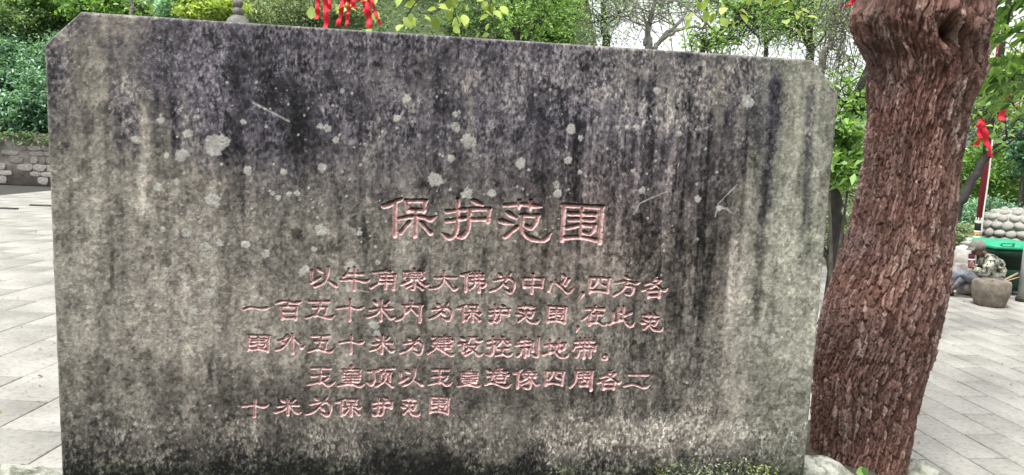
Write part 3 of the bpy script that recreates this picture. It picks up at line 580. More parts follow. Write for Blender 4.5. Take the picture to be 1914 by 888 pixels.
    side = np.stack([bd[j], base+j, base+k, bd[k]], -1)[:, ::1]
    ctr = len(co2); co2 = np.concatenate([co2, [rim.mean(0)]]); C2 = np.concatenate([C2, [Cf.mean(0)]]); f2 = np.append(f2, 0.3); p2 = np.append(p2, 0)
    back = np.stack([base+j, np.full(nb, ctr), base+k], -1)
    def sub(sel_q, tris=None, name=''):
        used = np.unique(np.concatenate([sel_q.ravel()]+([tris.ravel()] if tris is not None else []))); mp = np.full(len(co2), -1); mp[used] = np.arange(len(used))
        fs = [mp[sel_q]]+([mp[tris]] if tris is not None else [])
        return mesh_np(name, co2[used], fs, True, {'stain': C2[used], 'fleck': f2[used], 'paint': p2[used]})
    body = sub(np.concatenate([quads[face_owner < 0], side]), back, 'slab')
    link('slab', body, M['stele'], root)
    for ci in range(len(chars)):
        q = quads[face_owner == ci]
        if len(q): link('carved_character', sub(q, None, 'carved_character'), M['stele'], root)
ALB = 0.90
build_stele()

# ------------------------------------------------------------ big tree beside the stele
def build_big_tree():
    root = empty('tree', (1.85, 4.15, 0.3), 'big reddish brown scaly-barked tree leaning at the right end of the stele', 'tree')
    # left / right silhouette at the trunk's distance
    rows = [(930, 1500, 1690), (888, 1503, 1690), (840, 1506, 1700), (760, 1510, 1717), (690, 1514, 1736), (620, 1524, 1757), (570, 1536, 1770), (520, 1553, 1778), (470, 1568, 1783), (420, 1587, 1786), (300, 1611, 1797), (200, 1617, 1816), (150, 1618, 1836), (110, 1612, 1845), (80, 1592, 1851), (50, 1581, 1857), (20, 1585, 1861), (-20, 1596, 1868), (-120, 1625, 1885), (-400, 1680, 1925), (-800, 1760, 1990)]
    Yc = 4.12
    L = np.array([W(x, y, Yc) for y, x, _ in rows]); R = np.array([W(x, y, Yc) for y, _, x in rows])
    zc = (L[:, 2]+R[:, 2])/2; o = np.argsort(zc); zc = zc[o]; xc = ((L+R)/2)[o, 0]; rc = ((R-L)[o, 0]/2)*0.985/np.sqrt(1+(xc/Yc)**2)
    n, m = 600, 640
    z = np.concatenate([np.linspace(zc[0]-0.1, zc[-1]*0+2.75, m-60), np.linspace(2.76, zc[-1], 60)]); th = np.linspace(0, 2*math.pi, n, endpoint=False)
    def sm(a): 
        k = np.ones(9)/9; return np.convolve(np.pad(a, 4, 'edge'), k, 'valid')
    X0 = sm(np.interp(z, zc, xc)); R0 = sm(np.interp(z, zc, rc))
    TH, ZZ = np.meshgrid(th, z)
    s = TH/(2*math.pi)
    # spiral grain
    warp = (fbm(TH*2.2, ZZ*2.2, 200)-0.5)
    NC = 96
    a = s*NC+ZZ*1.1; b = ZZ*15.5
    swirl = np.exp(-(((TH-4.66)/0.5)**2+((ZZ-2.52)/0.13)**2))
    burl = np.exp(-(((TH-3.74)/0.8)**2+((ZZ-1.05)/0.35)**2))
    hw = (fbm(TH*26, ZZ*30, 203, 3)-0.5)*0.8; a2 = a+hw+warp*2.2+swirl*0.5*np.sin((ZZ-2.5)*16)+burl*1.2*np.sin(ZZ*11); b2 = b+hw*0.8+warp*1.5+swirl*1.0*np.sin((TH-4.66)*3)+burl*1.3*np.sin(TH*6)
    f1, f2, i1, dx, dy = worley(a2, b2*0.55, 210, None, 0.95)
    g1, g2, i2, dxx, dyy = worley(a2*2.1+3, b2*1.1, 220, None, 0.95)
    ridge = np.clip((f2-f1)*5.5, 0, 1)**0.8; ridge2 = np.clip((g2-g1)*5, 0, 1)**0.8
    H = 0.019*ridge*(0.30+0.70*i1)+0.009*ridge2*(0.2+0.8*i2)+(-dy*0.003+dx*0.011)*ridge+(fbm(TH*60, ZZ*45, 230, 3)-0.5)*0.007
    big = (fbm(np.cos(TH)*1.4+3, ZZ*1.7+np.sin(TH), 240)-0.5)*0.03-0.008
    # hollow scar high on the right, wrinkles round it
    hol = np.exp(-(((TH-4.66)/0.13)**2+((ZZ-(W(1783, 66, 3.9)[2]))/0.045)**2))
    ring = np.exp(-((np.hypot((TH-4.66)/0.36, (ZZ-W(1783, 66, 3.9)[2])/0.12)-1)/0.35)**2)
    knot = np.exp(-(((TH-3.4)/0.22)**2+((ZZ-W(1640, 290, 3.9)[2])/0.05)**2))
    hn = fbm(TH*14, ZZ*16, 260, 4); hol = hol*(0.45+1.1*hn); upb = np.clip((ZZ-2.25)/0.2, 0, 1)*((fbm(TH*3.2, ZZ*6, 261, 3)-0.5)*0.075+(fbm(TH*9, ZZ*14, 262, 3)-0.5)*0.03)
    Rr = R0[:, None]+H-0.014+big+upb-hol*0.17+ring*0.010+burl*0.02+knot*0.01
    Rr[:, :] = Rr
    Xv = X0[:, None]+Rr*np.cos(TH); Yv = Yc+(np.interp(z, zc, rc*0+0.0))[:, None]+Rr*np.sin(TH)*0.96
    # one branch collar low on the left of the crown is already in the outline
    v = np.stack([Xv, Yv, ZZ], -1).reshape(-1, 3)
    idx = np.arange(len(z)*n).reshape(len(z), n); nx = np.roll(idx, -1, 1)
    q = np.stack([idx[:-1], nx[:-1], nx[1:], idx[1:]], -1).reshape(-1, 4)
    me = mesh_np('trunk', v, q, True, {'plate': np.clip(0.62*i1+0.38*i2, 0, 1).ravel()})
    link('trunk', me, M['bark'], root)
    top = np.array([X0[-1], Yc, z[-1]])
    # limbs high over the frame, twigs hanging into it
    def limb(pts, r0, r1, nm='limb', mat='bark', nn=10):
        pts = smooth_pts([np.array(p, float) for p in pts], 6); mb = MB().tube(pts, np.linspace(r0, r1, len(pts)), nn); return mb.build(nm, M[mat], root, True)
    limb([top-[0, 0, .5], top+[-.5, .8, .6], top+[-2.2, 1.8, 1.0], top+[-4.2, 2.0, .9]], .17, .05)
    limb([top-[0, 0, .4], top+[.5, .3, .9], top+[1.2, 1.6, 1.6]], .16, .05)
    limb([top-[0, 0, .6], top+[.2, -.4, .6], top+[-.6, -.9, 1.6]], .12, .04)
    return root, top
big_tree, TREE_TOP = build_big_tree()

# ------------------------------------------------------------ foliage tools
def leaves_mesh(name, ctr, size, droop=0.3, aspect=0.5, fold=0.15, tint=None, up=0.6, seed=1):
    r = np.random.default_rng(seed); n = len(ctr); size = np.broadcast_to(size, (n,))*r.uniform(0.65, 1.3, n)
    az = r.uniform(0, 2*math.pi, n); el = r.normal(-droop, 0.45, n)
    d = np.stack([np.cos(az)*np.cos(el), np.sin(az)*np.cos(el), np.sin(el)], 1)
    nrm = r.normal(0, 1, (n, 3)); nrm[:, 2] = np.abs(nrm[:, 2])+up*2; nrm -= (nrm*d).sum(1)[:, None]*d; nrm /= np.linalg.norm(nrm, axis=1)[:, None]
    s = np.cross(d, nrm); L = size[:, None]; Wd = L*aspect
    p0 = ctr-d*L*0.5; p2 = ctr+d*L*0.5-nrm*L*0.12; mid = ctr-d*L*0.05
    p1 = mid+s*Wd*0.5+nrm*L*fold; p3 = mid-s*Wd*0.5+nrm*L*fold
    v = np.stack([p0, p1, p2, p3], 1).reshape(-1, 3)
    b = np.arange(n)[:, None]*4; f = np.concatenate([b+np.array([[0, 1, 2]]), b+np.array([[0, 2, 3]])], 0)
    t = r.uniform(0, 1, n) if tint is None else np.clip(tint+r.normal(0, 0.16, n), 0, 1)
    return mesh_np(name, v, f, False, {'tint': np.repeat(t, 4)})
def big_leaves_mesh(name, ctr, dirs, size, aspect=0.6, seed=1):
    """close leaves: eight-point outline folded along a midrib"""
    r = np.random.default_rng(seed); n = len(ctr); d = dirs/np.linalg.norm(dirs, axis=1)[:, None]
    nrm = r.normal(0, 0.6, (n, 3)); nrm[:, 2] += 1.0; nrm[:, 1] -= 0.5; nrm -= (nrm*d).sum(1)[:, None]*d; nrm /= np.linalg.norm(nrm, axis=1)[:, None]
    s = np.cross(d, nrm); L = (np.broadcast_to(size, (n,))*r.uniform(0.7, 1.2, n))[:, None]
    prof = [(0, 0), (0.22, 0.36), (0.5, 0.5), (0.78, 0.33), (1.0, 0.0)]
    vs = []
    for (t, wdt) in prof: vs.append(ctr+d*L*t-nrm*L*0.22*t*t)                        # midrib 0..4
    for sg in (1, -1):
        for (t, wdt) in prof[1:4]: vs.append(ctr+d*L*t+s*sg*L*aspect*wdt+nrm*L*(0.10-0.22*t*t))
    v = np.stack(vs, 1).reshape(-1, 3); k = 11; b = np.arange(n)[:, None]*k
    tri = np.array([[0, 5, 1], [3, 7, 4], [0, 1, 8], [3, 4, 10]]); qd = np.array([[1, 5, 6, 2], [2, 6, 7, 3], [1, 2, 9, 8], [2, 3, 10, 9]])
    ft = (b[:, None, :]+tri[None]).reshape(-1, 3); fq = (b[:, None, :]+qd[None]).reshape(-1, 4)
    return mesh_np(name, v, [ft, fq], True, {'tint': np.repeat(r.uniform(0, 1, n), k)})
def clumps(center, rad, n, nclump, spread, seed, shell=0.55):
    r = np.random.default_rng(seed); c = r.normal(0, 1, (nclump, 3)); c /= np.linalg.norm(c, axis=1)[:, None]
    c *= (shell+(1-shell)*r.random(nclump)**0.5)[:, None]; c = c*np.array(rad)+np.array(center)
    w_ = r.integers(0, nclump, n); sp = spread*r.uniform(0.5, 1.3, nclump)
    p = c[w_]+r.normal(0, 1, (n, 3))*sp[w_][:, None]*np.array([1, 1, 0.7])
    return p, r.uniform(0, 1, nclump)[w_], c
def terrain_z(x, y):
    """hillside at the left, behind the retaining wall"""
    x = np.asarray(x, float); y = np.asarray(y, float)
    t = np.clip((y-25.2)/12, 0, 1); side = np.clip((5.2+(y-25)*0.10-x)/5.5, 0, 1); side = side*side*(3-2*side)
    return (1.6*np.clip((y-24.6)/0.4, 0, 1)+13*t)*side+(fbm(x*0.3+50, y*0.3, 300)-0.5)*0.6*np.clip((y-25)/2, 0, 1)

# ------------------------------------------------------------ ground, terrain
def build_ground():
    mb = MB(); mb.add([(-300, -60, -0.03), (300, -60, -0.03), (300, 600, -0.03), (-300, 600, -0.03)], [(0, 1, 2, 3)])
    tag(mb.build('ground', M['grass']), kind='structure')
    mb = MB(); mb.add([(-30, -4, -0.022), (30, -4, -0.022), (30, 14.6, -0.022), (-3, 14.6, -0.022), (-3, 24.4, -0.022), (-30, 24.4, -0.022)], [(0, 1, 2, 3, 4, 5)])
    tag(mb.build('plaza_bedding', M['mortar']), kind='structure')
    xs = np.linspace(-45, 14, 100); ys = np.linspace(24.7, 60, 70); X, Y = np.meshgrid(xs, ys); Z = terrain_z(X, Y)-0.02
    idx = np.arange(X.size).reshape(X.shape); q = np.stack([idx[:-1, :-1], idx[:-1, 1:], idx[1:, 1:], idx[1:, :-1]], -1).reshape(-1, 4)
    tag(link('hillside', mesh_np('hillside', np.stack([X, Y, Z], -1).reshape(-1, 3), q, True), M['undergrowth']), kind='structure')
build_ground()
# paving: two fields of long slabs laid at slightly different angles
def tile_mesh(w_, l_, name):
    mb = MB(); mb.box((0, 0, -0.025), (w_-0.016, l_-0.016, 0.05), bev=0.005); v = np.concatenate(mb.v); return mesh_np(name, v, [np.array(f) for f in mb.f.values()])
def paving(root_name, wd, ln, ang, x0, ok, vis, name='paving_slab'):
    root = tag(empty(root_name, (x0, 0, 0), None, None), kind='structure')
    me = tile_mesh(wd, ln, name); me.materials.append(M['tile'])
    ca, sa = math.cos(ang), math.sin(ang); cells = []
    for i in range(-60, 61):
        for j in range(0, 60):
            lx = (i+0.5)*wd; ly = (j+0.5+(0.5 if i % 2 else 0))*ln
            x = x0+lx*ca-ly*sa; y = lx*sa+ly*ca
            if ok(x, y): cells.append((x, y, i))
    cells.sort(key=lambda c: (not vis(c[0], c[1]), c[1]))
    r = np.random.default_rng(5)
    for (x, y, i) in cells[:300]:
        o = bpy.data.objects.new(name, me); col.objects.link(o); o.parent = root; o.matrix_parent_inverse = PM(root).inverted()
        o.location = (x, y, r.normal(0, 0.0012)); o.rotation_euler = (r.normal(0, .0015), r.normal(0, .0015), ang)
    rest = MB()
    for (x, y, i) in cells[300:]: rest.box((x, y, -0.025+r.normal(0, .001)), (wd-0.016, ln-0.016, 0.05), rz=ang, bev=0.005)
    if rest.v: tag(rest.build('paving_slabs_beyond', M['tile'], root), kind='stuff')
paving('left_plaza', 0.56, 1.0, -math.radians(3.4), 0.3, lambda x, y: x < 0.25 and 3.4 < y < 24.2 and x > -14 and not (y < 14.6 and x > 0.25), lambda x, y: x < -0.585*y)
paving('right_plaza', 0.29, 0.82, math.radians(6.8), 3.07-0.29*20, lambda x, y: 0.4 < x < 12 and 3.4 < y < 14.5, lambda x, y: 0.40*y < x < 0.74*y)

def litter():
    r = np.random.default_rng(44); n = 130
    y = r.uniform(4.6, 14, n); x = np.where(r.random(n) < .45, -y*r.uniform(.55, .75, n), y*r.uniform(.42, .72, n)); z = np.full(n, .012)
    me = leaves_mesh('fallen_leaves', np.stack([x, y, z], 1), r.uniform(.012, .045, n), droop=0, aspect=.5, up=6, seed=9)
    tag(link('fallen_leaves', me, M['dead_leaf']), 'small dry fallen leaves and bits scattered over the pale paving', 'fallen leaves', kind='stuff')

# ------------------------------------------------------------ planter: soil and rough stones
def rock(name, c, d, seed, label, mat='pale_rock', cat='rock', group=None, rz=0):
    import bmesh
    bm = bmesh.new(); bmesh.ops.create_icosphere(bm, subdivisions=4, radius=1.0)
    r = np.random.default_rng(seed); cut = [(Vector(r.normal(0, 1, 3)).normalized(), r.uniform(0.5, 0.8)) for _ in range(16)]+[(Vector((0.06, -0.1, 1)).normalized(), 0.72)]
    for v in bm.verts:
        p = v.co.copy()
        for nn, dd in cut:
            k = p.dot(nn)
            if k > dd: p -= nn*(k-dd)*0.92
        p += p.normalized()*float(0.11*(fbm(np.array(p.x*3+seed), np.array(p.y*3+p.z*2), seed)-0.5))
        v.co = Vector((p.x*d[0], p.y*d[1], p.z*d[2]))*1.15
    me = bpy.data.meshes.new(name); bm.to_mesh(me); bm.free()
    for p in me.polygons: p.use_smooth = True
    o = link(name, me, M[mat]); o.location = c; o.rotation_euler = (0, 0, rz)
    return tag(o, label, cat, group)
def build_planter():
    xs = np.linspace(-3.2, 2.7, 60); ys = np.linspace(2.5, 4.75, 30); X, Y = np.meshgrid(xs, ys)
    Z = 0.30+(fbm(X*3, Y*3, 400)-0.5)*0.06
    ed = np.minimum(np.minimum(X+3.2, 2.7-X), np.minimum(Y-2.5, 4.75-Y)); Z = Z-np.clip(0.12-ed, 0, 1)*3.2
    lim = ((Y > 3.50) & (X < 0.9)) | (X > 2.08); Z = np.where(lim, -0.06, Z)
    idx = np.arange(X.size).reshape(X.shape); q = np.stack([idx[:-1, :-1], idx[:-1, 1:], idx[1:, 1:], idx[1:, :-1]], -1).reshape(-1, 4)
    tag(link('planting_bed_soil', mesh_np('soil', np.stack([X, Y, Z], -1).reshape(-1, 3), q, True), M['soil']), kind='structure')
build_planter()
pl = W(35, 868, 3.72); rock('rock', (pl[0]-0.1, 3.74, pl[2]-0.18), (0.36, 0.20, 0.22), 11, 'low rounded greenish grey rock at the bottom left beside the stele', rz=0.1)
p = W(1545, 857, 3.72); rock('rock', (p[0], 3.72, p[2]-0.15), (0.20, 0.14, 0.18), 12, 'pale flat-topped rock wedged between the stele and the tree trunk')
p = W(1728, 862, 4.2); rock('rock', (p[0], 4.2, p[2]-0.15), (0.22, 0.16, 0.18), 13, 'pale sloping rock at the foot of the tree, right of the trunk')
p = W(1790, 892, 4.45); rock('rock', (p[0], 4.45, p[2]-0.17), (0.16, 0.14, 0.16), 14, 'small low rock at the far right corner of the planting bed')

# ------------------------------------------------------------ weeds under the inscription and sprout
def build_weeds():
    r = np.random.default_rng(21)
    segs = [(1195, 1240, 874, 6), (1240, 1300, 858, 20), (1300, 1350, 868, 12), (1350, 1400, 856, 18), (1400, 1460, 872, 16), (560, 640, 880, 6), (1010, 1060, 876, 8)]
    wd = ['small dark wiry weed at the left of the weeds under the stele', 'bushy dark weed with pale tips at the foot of the stele', 'low weed between the two bushy ones at the foot of the stele',
          'feathery dark weed under the blank right part of the stele', 'bright yellow-green low weed near the lower right corner of the stele', 'tiny weed under the start of the last carved line', 'tiny weed at the foot of the stele under its middle']
    for (x0, x1, yt, n), lb in zip(segs, wd):
        c = W((x0+x1)/2, 900, 3.12); root = empty('weed', (c[0], 3.12, 0.3), lb, 'weed', 'weeds growing at the foot of the stele')
        st = MB(); ctr = []; dirs = []
        for _ in range(n):
            x = r.uniform(x0, x1); y = yt+abs(r.normal(0, 10)); tip = W(x, y, 3.12+r.uniform(-.04, .03)); b0 = W((x0+x1)/2+(x-(x0+x1)/2)*0.6, 960, 3.12); b0[2] = 0.3
            pts = smooth_pts([b0, (b0+tip)/2+r.normal(0, .01, 3), tip], 3); st.tube(pts, np.linspace(.0022, .001, len(pts)), 4)
            for t in np.linspace(0.5, 1, 12):
                p = b0*(1-t)+tip*t+r.normal(0, .006, 3); ctr.append(p); dirs.append(np.array([r.normal(0, 1), r.normal(-.3, .5), r.uniform(-.2, .8)]))
        st.build('stem', M['twig_bark'], root)
        link('leaves', leaves_mesh('leaves', np.array(ctr), 0.02 if n > 10 else 0.014, aspect=0.35, seed=int(x0)), M['leaf_yellow' if x0 in (1400, 1195) else 'leaf_grey'], root)
build_weeds()
def build_sprout():
    b0 = W(1608, 905, 3.62); root = empty('sprout', (b0[0], b0[1], b0[2]-0.1), 'single fresh green broad-leaved sprout in front of the tree foot', 'plant')
    tip = W(1610, 886, 3.6); MB().tube([b0-[0, 0, .12], b0, tip], [.003, .003, .002], 5).build('stem', M['leaf_bright'], root)
    m = big_leaves_mesh('leaf', np.array([W(1600, 884, 3.6), W(1610, 888, 3.6)]), np.array([[1, -.1, .25], [.3, -.3, .8]]), 0.062, 0.95, 3); link('leaf', m, M['leaf_bright'], root)
build_sprout()

# ------------------------------------------------------------ retaining wall at the far left
def build_wall():
    root = empty('retaining_wall', (-8, 24.3, 0), 'long low rubble stone retaining wall with pale mortar-set stones under ivy', 'wall')
    MB().box((-9.5, 24.62, 0.84), (25, 0.5, 1.68)).build('wall_core', M['wall_mortar'], root)
    r = np.random.default_rng(31); cells = []
    z = 0.03
    while z < 1.62:
        h = r.uniform(0.14, 0.27); x = -22+r.uniform(0, .3)
        while x < 2.9:
            l = r.uniform(0.2, 0.6)
            if r.random() < 0.6: cells.append((x+l/2, z+h/2, l, min(h, 1.68-z)))
            x += l
        z += h
    import bmesh
    variants = []
    for k in range(8):
        mb = MB(); mb.box((0, 0, 0), (0.95, 0.14, 0.9), bev=0.0); 
        mb = MB(); rr = np.random.default_rng(60+k)
        n = 7; a = np.sort(rr.uniform(0, 2*math.pi, n)); a = np.linspace(0, 2*math.pi, n, endpoint=False)+rr.normal(0, .18, n)
        ox = np.clip(0.62*np.cos(a), -.47, .47); oz = np.clip(0.62*np.sin(a), -.45, .45)
        ring0 = np.stack([ox, np.full(n, .5), oz], 1); ring1 = np.stack([ox, np.full(n, -.25), oz], 1); ring2 = np.stack([ox*.8, -.5+rr.normal(0, .08, n), oz*.8], 1)
        v = np.concatenate([ring0, ring1, ring2]); f = []
        for q in (0, 1):
            for i in range(n): j = (i+1) % n; f.append((q*n+i, q*n+j, q*n+n+j, q*n+n+i))
        f.append(tuple(2*n+i for i in range(n)))
        me = mesh_np('stone', v, [np.array([g for g in f if len(g) == 4]), np.array([g for g in f if len(g) == n])]); me.materials.append(M['wall_stone']); variants.append(me)
    cells.sort(key=lambda c: abs(c[0]+16.2))
    for i, (x, zz, l, h) in enumerate(cells[:280]):
        o = bpy.data.objects.new('stone', variants[i % 8]); col.objects.link(o); o.parent = root; o.matrix_parent_inverse = PM(root).inverted()
        o.location = (x, 24.37-r.uniform(0, .03), zz); o.scale = (l*1.04, 0.04, h*1.06)
    mb = MB()
    for (x, zz, l, h) in cells[280:]: mb.box((x, 24.36-r.uniform(0, .03), zz), (l*.92, 0.12, h*.88), bev=0.03)
    tag(mb.build('stones_further_along', M['wall_stone'], root), kind='stuff')
build_wall()
def build_step_shadows():  # dark strips stand in for the shade line of a low step
    for (xa, xb, y, lb) in ((-4, 38, 391, 'dark strip drawn as the shadow line of a low step at the far left edge'), (46, 140, 386, 'dark strip drawn as the shadow line of a low step running behind the stele')):
        a = G(xa, y); b = G(xb, y); root = None
        mb = MB().box(((a[0]+b[0])/2, (a[1]+b[1])/2, 0.012), (abs(b[0]-a[0]), 0.07, 0.05), bev=0.01)
        tag(mb.build('step_shadow_strip', M['iron_and_shade']), lb, 'painted shadow', 'painted step shadows on the left plaza')
build_step_shadows()

# ------------------------------------------------------------ trees and shrubs of the background
seedn = [1000]
def ns(): seedn[0] += 1; return seedn[0]
def shrub(px, py, Y, rpx, rpy, n, leaf, mat, label, name='shrub', cat='shrub', base_z=None, spread=0.16, group='shrubs on the hillside', stems=7, nclump=60, depth=None, shell=0.55):
    c = W(px, py, Y); rx = rpx/FPX*Y; rz = rpy/FPX*Y; ry = depth or rx*0.8
    bz = float(terrain_z(c[0], c[1])) if base_z is None else base_z
    root = empty(name, (c[0], c[1], bz), label, cat, group)
    p, t, cl = clumps(c, (rx, ry, rz), n, nclump, spread*min(rx, 3), ns(), shell)
    p = p[p[:, 2] > bz-0.3]; t = t[:len(p)]
    link('foliage', leaves_mesh('foliage', p, leaf, tint=t, seed=ns()), M[mat], root)
    st = MB(); r = np.random.default_rng(ns())
    for k in range(stems):
        tgt = cl[r.integers(0, len(cl))]; b0 = np.array([c[0]+r.normal(0, .08*rx), c[1]+r.normal(0, .05), bz-0.1])
        if tgt[2] < bz: continue
        pts = smooth_pts([b0, b0*.5+tgt*.5+r.normal(0, .06*rx, 3), tgt], 4); st.tube(pts, np.linspace(.035, .01, len(pts)), 5)
    if st.v: st.build('stem', M['twig_bark'], root)
    return root
HL = [  # left hillside, photo position, distance, half sizes in photo pixels
 (30, 195, 24.9, 75, 62, 9000, .15, 'leaf_dark', 'broad dark bluish-green shrub spilling over the stone wall at the far left', 110, .5),
 (130, 130, 26.5, 100, 60, 7000, .15, 'leaf_dark', 'dark green shrub directly behind the upper left edge of the stele', 110, .7),
 (0, 105, 27, 70, 34, 5000, .14, 'leaf_dark', 'darkest shrub in the shade above the wall at the left edge', 60, .9),
 (28, 38, 28.5, 70, 46, 8000, .14, 'leaf_mid', 'mid green leafy shrub high at the top left corner', 90, 1.2),
 (110, -5, 29, 60, 30, 6000, .16, 'leaf_bright', 'bright green shrub right above the cut corner of the stele', 70, 1.2),
 (195, 15, 27.5, 60, 30, 6500, .18, 'leaf_bright', 'light green layered shrub above the left shoulder of the stele', 70, 1.2),
 (340, 5, 28, 40, 34, 4500, .18, 'leaf_dark', 'dark green shrub between the thin trunk and the stone finial', 50, 1.2),
 (395, 18, 26, 58, 28, 6500, .16, 'leaf_yellow', 'yellow-green small-leaved shrub left of the stone finial', 80, 1.1),
 (520, 22, 29, 70, 50, 9000, .12, 'leaf_grey', 'pale small-leaved shrub between the stone finial and the red ribbons', 110, 1.2),
 (640, 40, 30, 80, 60, 9000, .12, 'leaf_grey', 'grey-green small-leaved shrub behind the red ribbons', 110, 1.3),
 (790, 30, 31, 90, 70, 9500, .12, 'leaf_grey', 'grey-green shrub behind the hanging yellow leaves', 120, 1.3),
 (905, 30, 29, 70, 60, 7000, .13, 'leaf_mid', 'mid green airy shrub above the middle of the stele', 90, 1.3)]
for (px, py, Y, rx, ry, n, lf, mt, lb, nc, dp) in HL: shrub(px, py, Y, rx, ry, n, lf, mt, lb, nclump=nc, depth=dp)
def ivy():
    r = np.random.default_rng(77); n = 13000
    x = r.uniform(-22, 5, n); y = 25.1+np.abs(r.normal(0, 5, n)); z = terrain_z(x, y)+r.uniform(0, .25, n); k = z > 0.8
    p = np.stack([x, y, z], 1)[k]; nn = 2200; pw = np.stack([r.uniform(-22, 2, nn), np.full(nn, 24.22)+r.normal(0, .03, nn), 1.72-np.abs(r.normal(0, .22, nn))], 1)
    tag(link('ground_cover', leaves_mesh('ground_cover', np.concatenate([p, pw]), .17, tint=None, seed=5), M['leaf_mid']), 'dense low leafy ground cover carpeting the slope above the wall', 'ground cover', kind='stuff')
ivy()

def tree(base_px, pts_px, Y, rad, label, mat='dark_bark', limbs=(), crown=None, leafmat='leaf_mid', leaf=.06, nleaf=3000, name='tree', spread=.3, nclump=60, group='trees behind the stele', twigs=20, bz=0.0, ivyn=0, top=3.0):
    """trunk through photo points at distance Y, growing on above the frame; limbs: lists of photo points with radii"""
    P = [W(x, y, Y) for x, y in pts_px]; g = P[0].copy(); g[2] = bz-0.1
    g[0] = P[0][0]; up = P[-1]+(P[-1]-P[-2])/max(1e-3, np.linalg.norm(P[-1]-P[-2]))*top
    root = empty(name, (g[0], g[1], bz), label, 'tree', group)
    r = np.random.default_rng(ns())
    pts = smooth_pts([g]+P+[up], 6); pts[1:-1] += r.normal(0, rad*.18, (len(pts)-2, 3))
    rr = np.linspace(rad*1.35, rad*0.45, len(pts)); MB().tube(pts, rr, 9).build('trunk', M[mat], root, True)
    ends = [up]
    for lp in limbs:
        q = [W(x, y, Y+dy) for x, y, dy in lp[1]]; q = smooth_pts(q, 5); q[1:-1] += r.normal(0, lp[0]*.3, (len(q)-2, 3)); MB().tube(q, np.linspace(lp[0], lp[0]*.45, len(q)), 7).build('limb', M[mat], root, True); ends.append(q[-1]); ends.append(q[len(q)//2])
    if crown:
        tw = MB(); allp = []; at = []
        for (cx_, cy_, rx_, ry_) in crown:
            c = W(cx_, cy_, Y); RR = (rx_/FPX*Y, rx_/FPX*Y*.8, ry_/FPX*Y)
            p, t, cl = clumps(c, RR, nleaf//len(crown), nclump, spread, ns(), 0.3); allp.append(p); at.append(t)
            for k in range(twigs):
                e = cl[r.integers(0, len(cl))]; s0 = pts[r.integers(len(pts)//2, len(pts))] if r.random() < .5 else (ends[r.integers(0, len(ends))])
                m_ = s0*.5+e*.5+r.normal(0, .12, 3); q = smooth_pts([s0, m_, e], 4); tw.tube(q, np.linspace(rad*.22, .004, len(q)), 4)
                for z_ in range(4):
                    b_ = q[r.integers(2, len(q))]; e2 = b_+r.normal(0, .22*RR[0]+.12, 3); tw.tube([b_, b_*.5+e2*.5+r.normal(0, .04, 3), e2], [.008, .006, .003], 3)
        tw.build('twigs', M[mat], root)
        link('crown', leaves_mesh('crown', np.concatenate(allp), leaf, tint=np.concatenate(at), seed=ns()), M[leafmat], root)
    if ivyn:
        k = r.integers(0, len(pts), ivyn); pp = pts[k]+r.normal(0, 1, (ivyn, 3))*(rad*1.1+.02); link('ivy', leaves_mesh('ivy', pp, .07, seed=ns()), M['leaf_dark'], root)
    return root
tree(0, [(247, 60), (246, 20), (245, -10)], 22, .055, 'thin straight grey trunk rising above the left end of the stele', 'grey_bark', crown=[(230, -80, 80, 60)], nleaf=900, bz=0)
tree(0, [(965, 100), (960, 60), (957, 10)], 14, .035, 'slim twin-stemmed dark sapling above the middle of the stele', limbs=[(.03, [(972, 90, 0), (970, 40, .1), (985, -10, .2)]), (.03, [(978, 95, 0), (1000, 45, 0), (1020, 38, .1)]), (.02, [(958, 60, 0), (940, 30, .1), (925, 10, .1)])],
     crown=[(1000, 10, 75, 55)], leafmat='leaf_bright', leaf=.075, nleaf=2600, nclump=120, spread=.11)
tree(0, [(1045, 110), (1050, 40), (1048, -20)], 17, .05, 'dense small-leaved bright green tree whose crown ends against the white sky', crown=[(1030, 20, 58, 62), (1010, 70, 55, 30)], leafmat='leaf_bright', leaf=.10, nleaf=7500, nclump=180, spread=.13)
tree(0, [(1132, 110), (1130, 60), (1128, -10)], 14, .07, 'dark ivy-clad straight trunk left of the pale leaning one', limbs=[(.025, [(1130, 50, 0), (1165, 20, .1), (1180, -20, .1)])], crown=[(1130, 20, 60, 70)], leafmat='leaf_grey', leaf=.045, nleaf=2200, nclump=160, ivyn=420, twigs=26, spread=.25)
tree(0, [(1211, 110), (1209, 85), (1213, 50), (1224, 0)], 11, .05, 'pale grey smooth forked trunk standing against the white sky', 'grey_bark', limbs=[(.038, [(1222, 95, 0), (1240, 70, .1), (1275, 35, .3), (1290, -10, .4)]), (.028, [(1236, 76, 0), (1268, 56, -.1), (1300, 51, -.2), (1352, 54, -.3), (1385, 36, -.3), (1392, 8, -.3)])],
     crown=[(1180, 10, 80, 60)], leafmat='leaf_mid', leaf=.04, nleaf=900, twigs=22)
tree(0, [(1312, 120), (1316, 85), (1340, 65)], 9.5, .03, 'dark crooked young tree with bent branches rising over the right half of the stele', limbs=[(.024, [(1316, 86, 0), (1350, 62, 0), (1372, 40, .1), (1386, 10, .1)]), (.016, [(1300, 10, 0), (1330, 2, .1), (1372, 18, .1), (1392, 45, .1), (1420, 72, .2)]), (.014, [(1352, 60, 0), (1400, 30, .1), (1450, 5, .1)]), (.012, [(1318, 92, 0), (1350, 80, .1), (1385, 85, .1)])],
     crown=[(1330, 75, 50, 18), (1400, 10, 60, 25)], leafmat='leaf_bright', leaf=.06, nleaf=1500, twigs=12, spread=.14, top=1.0)
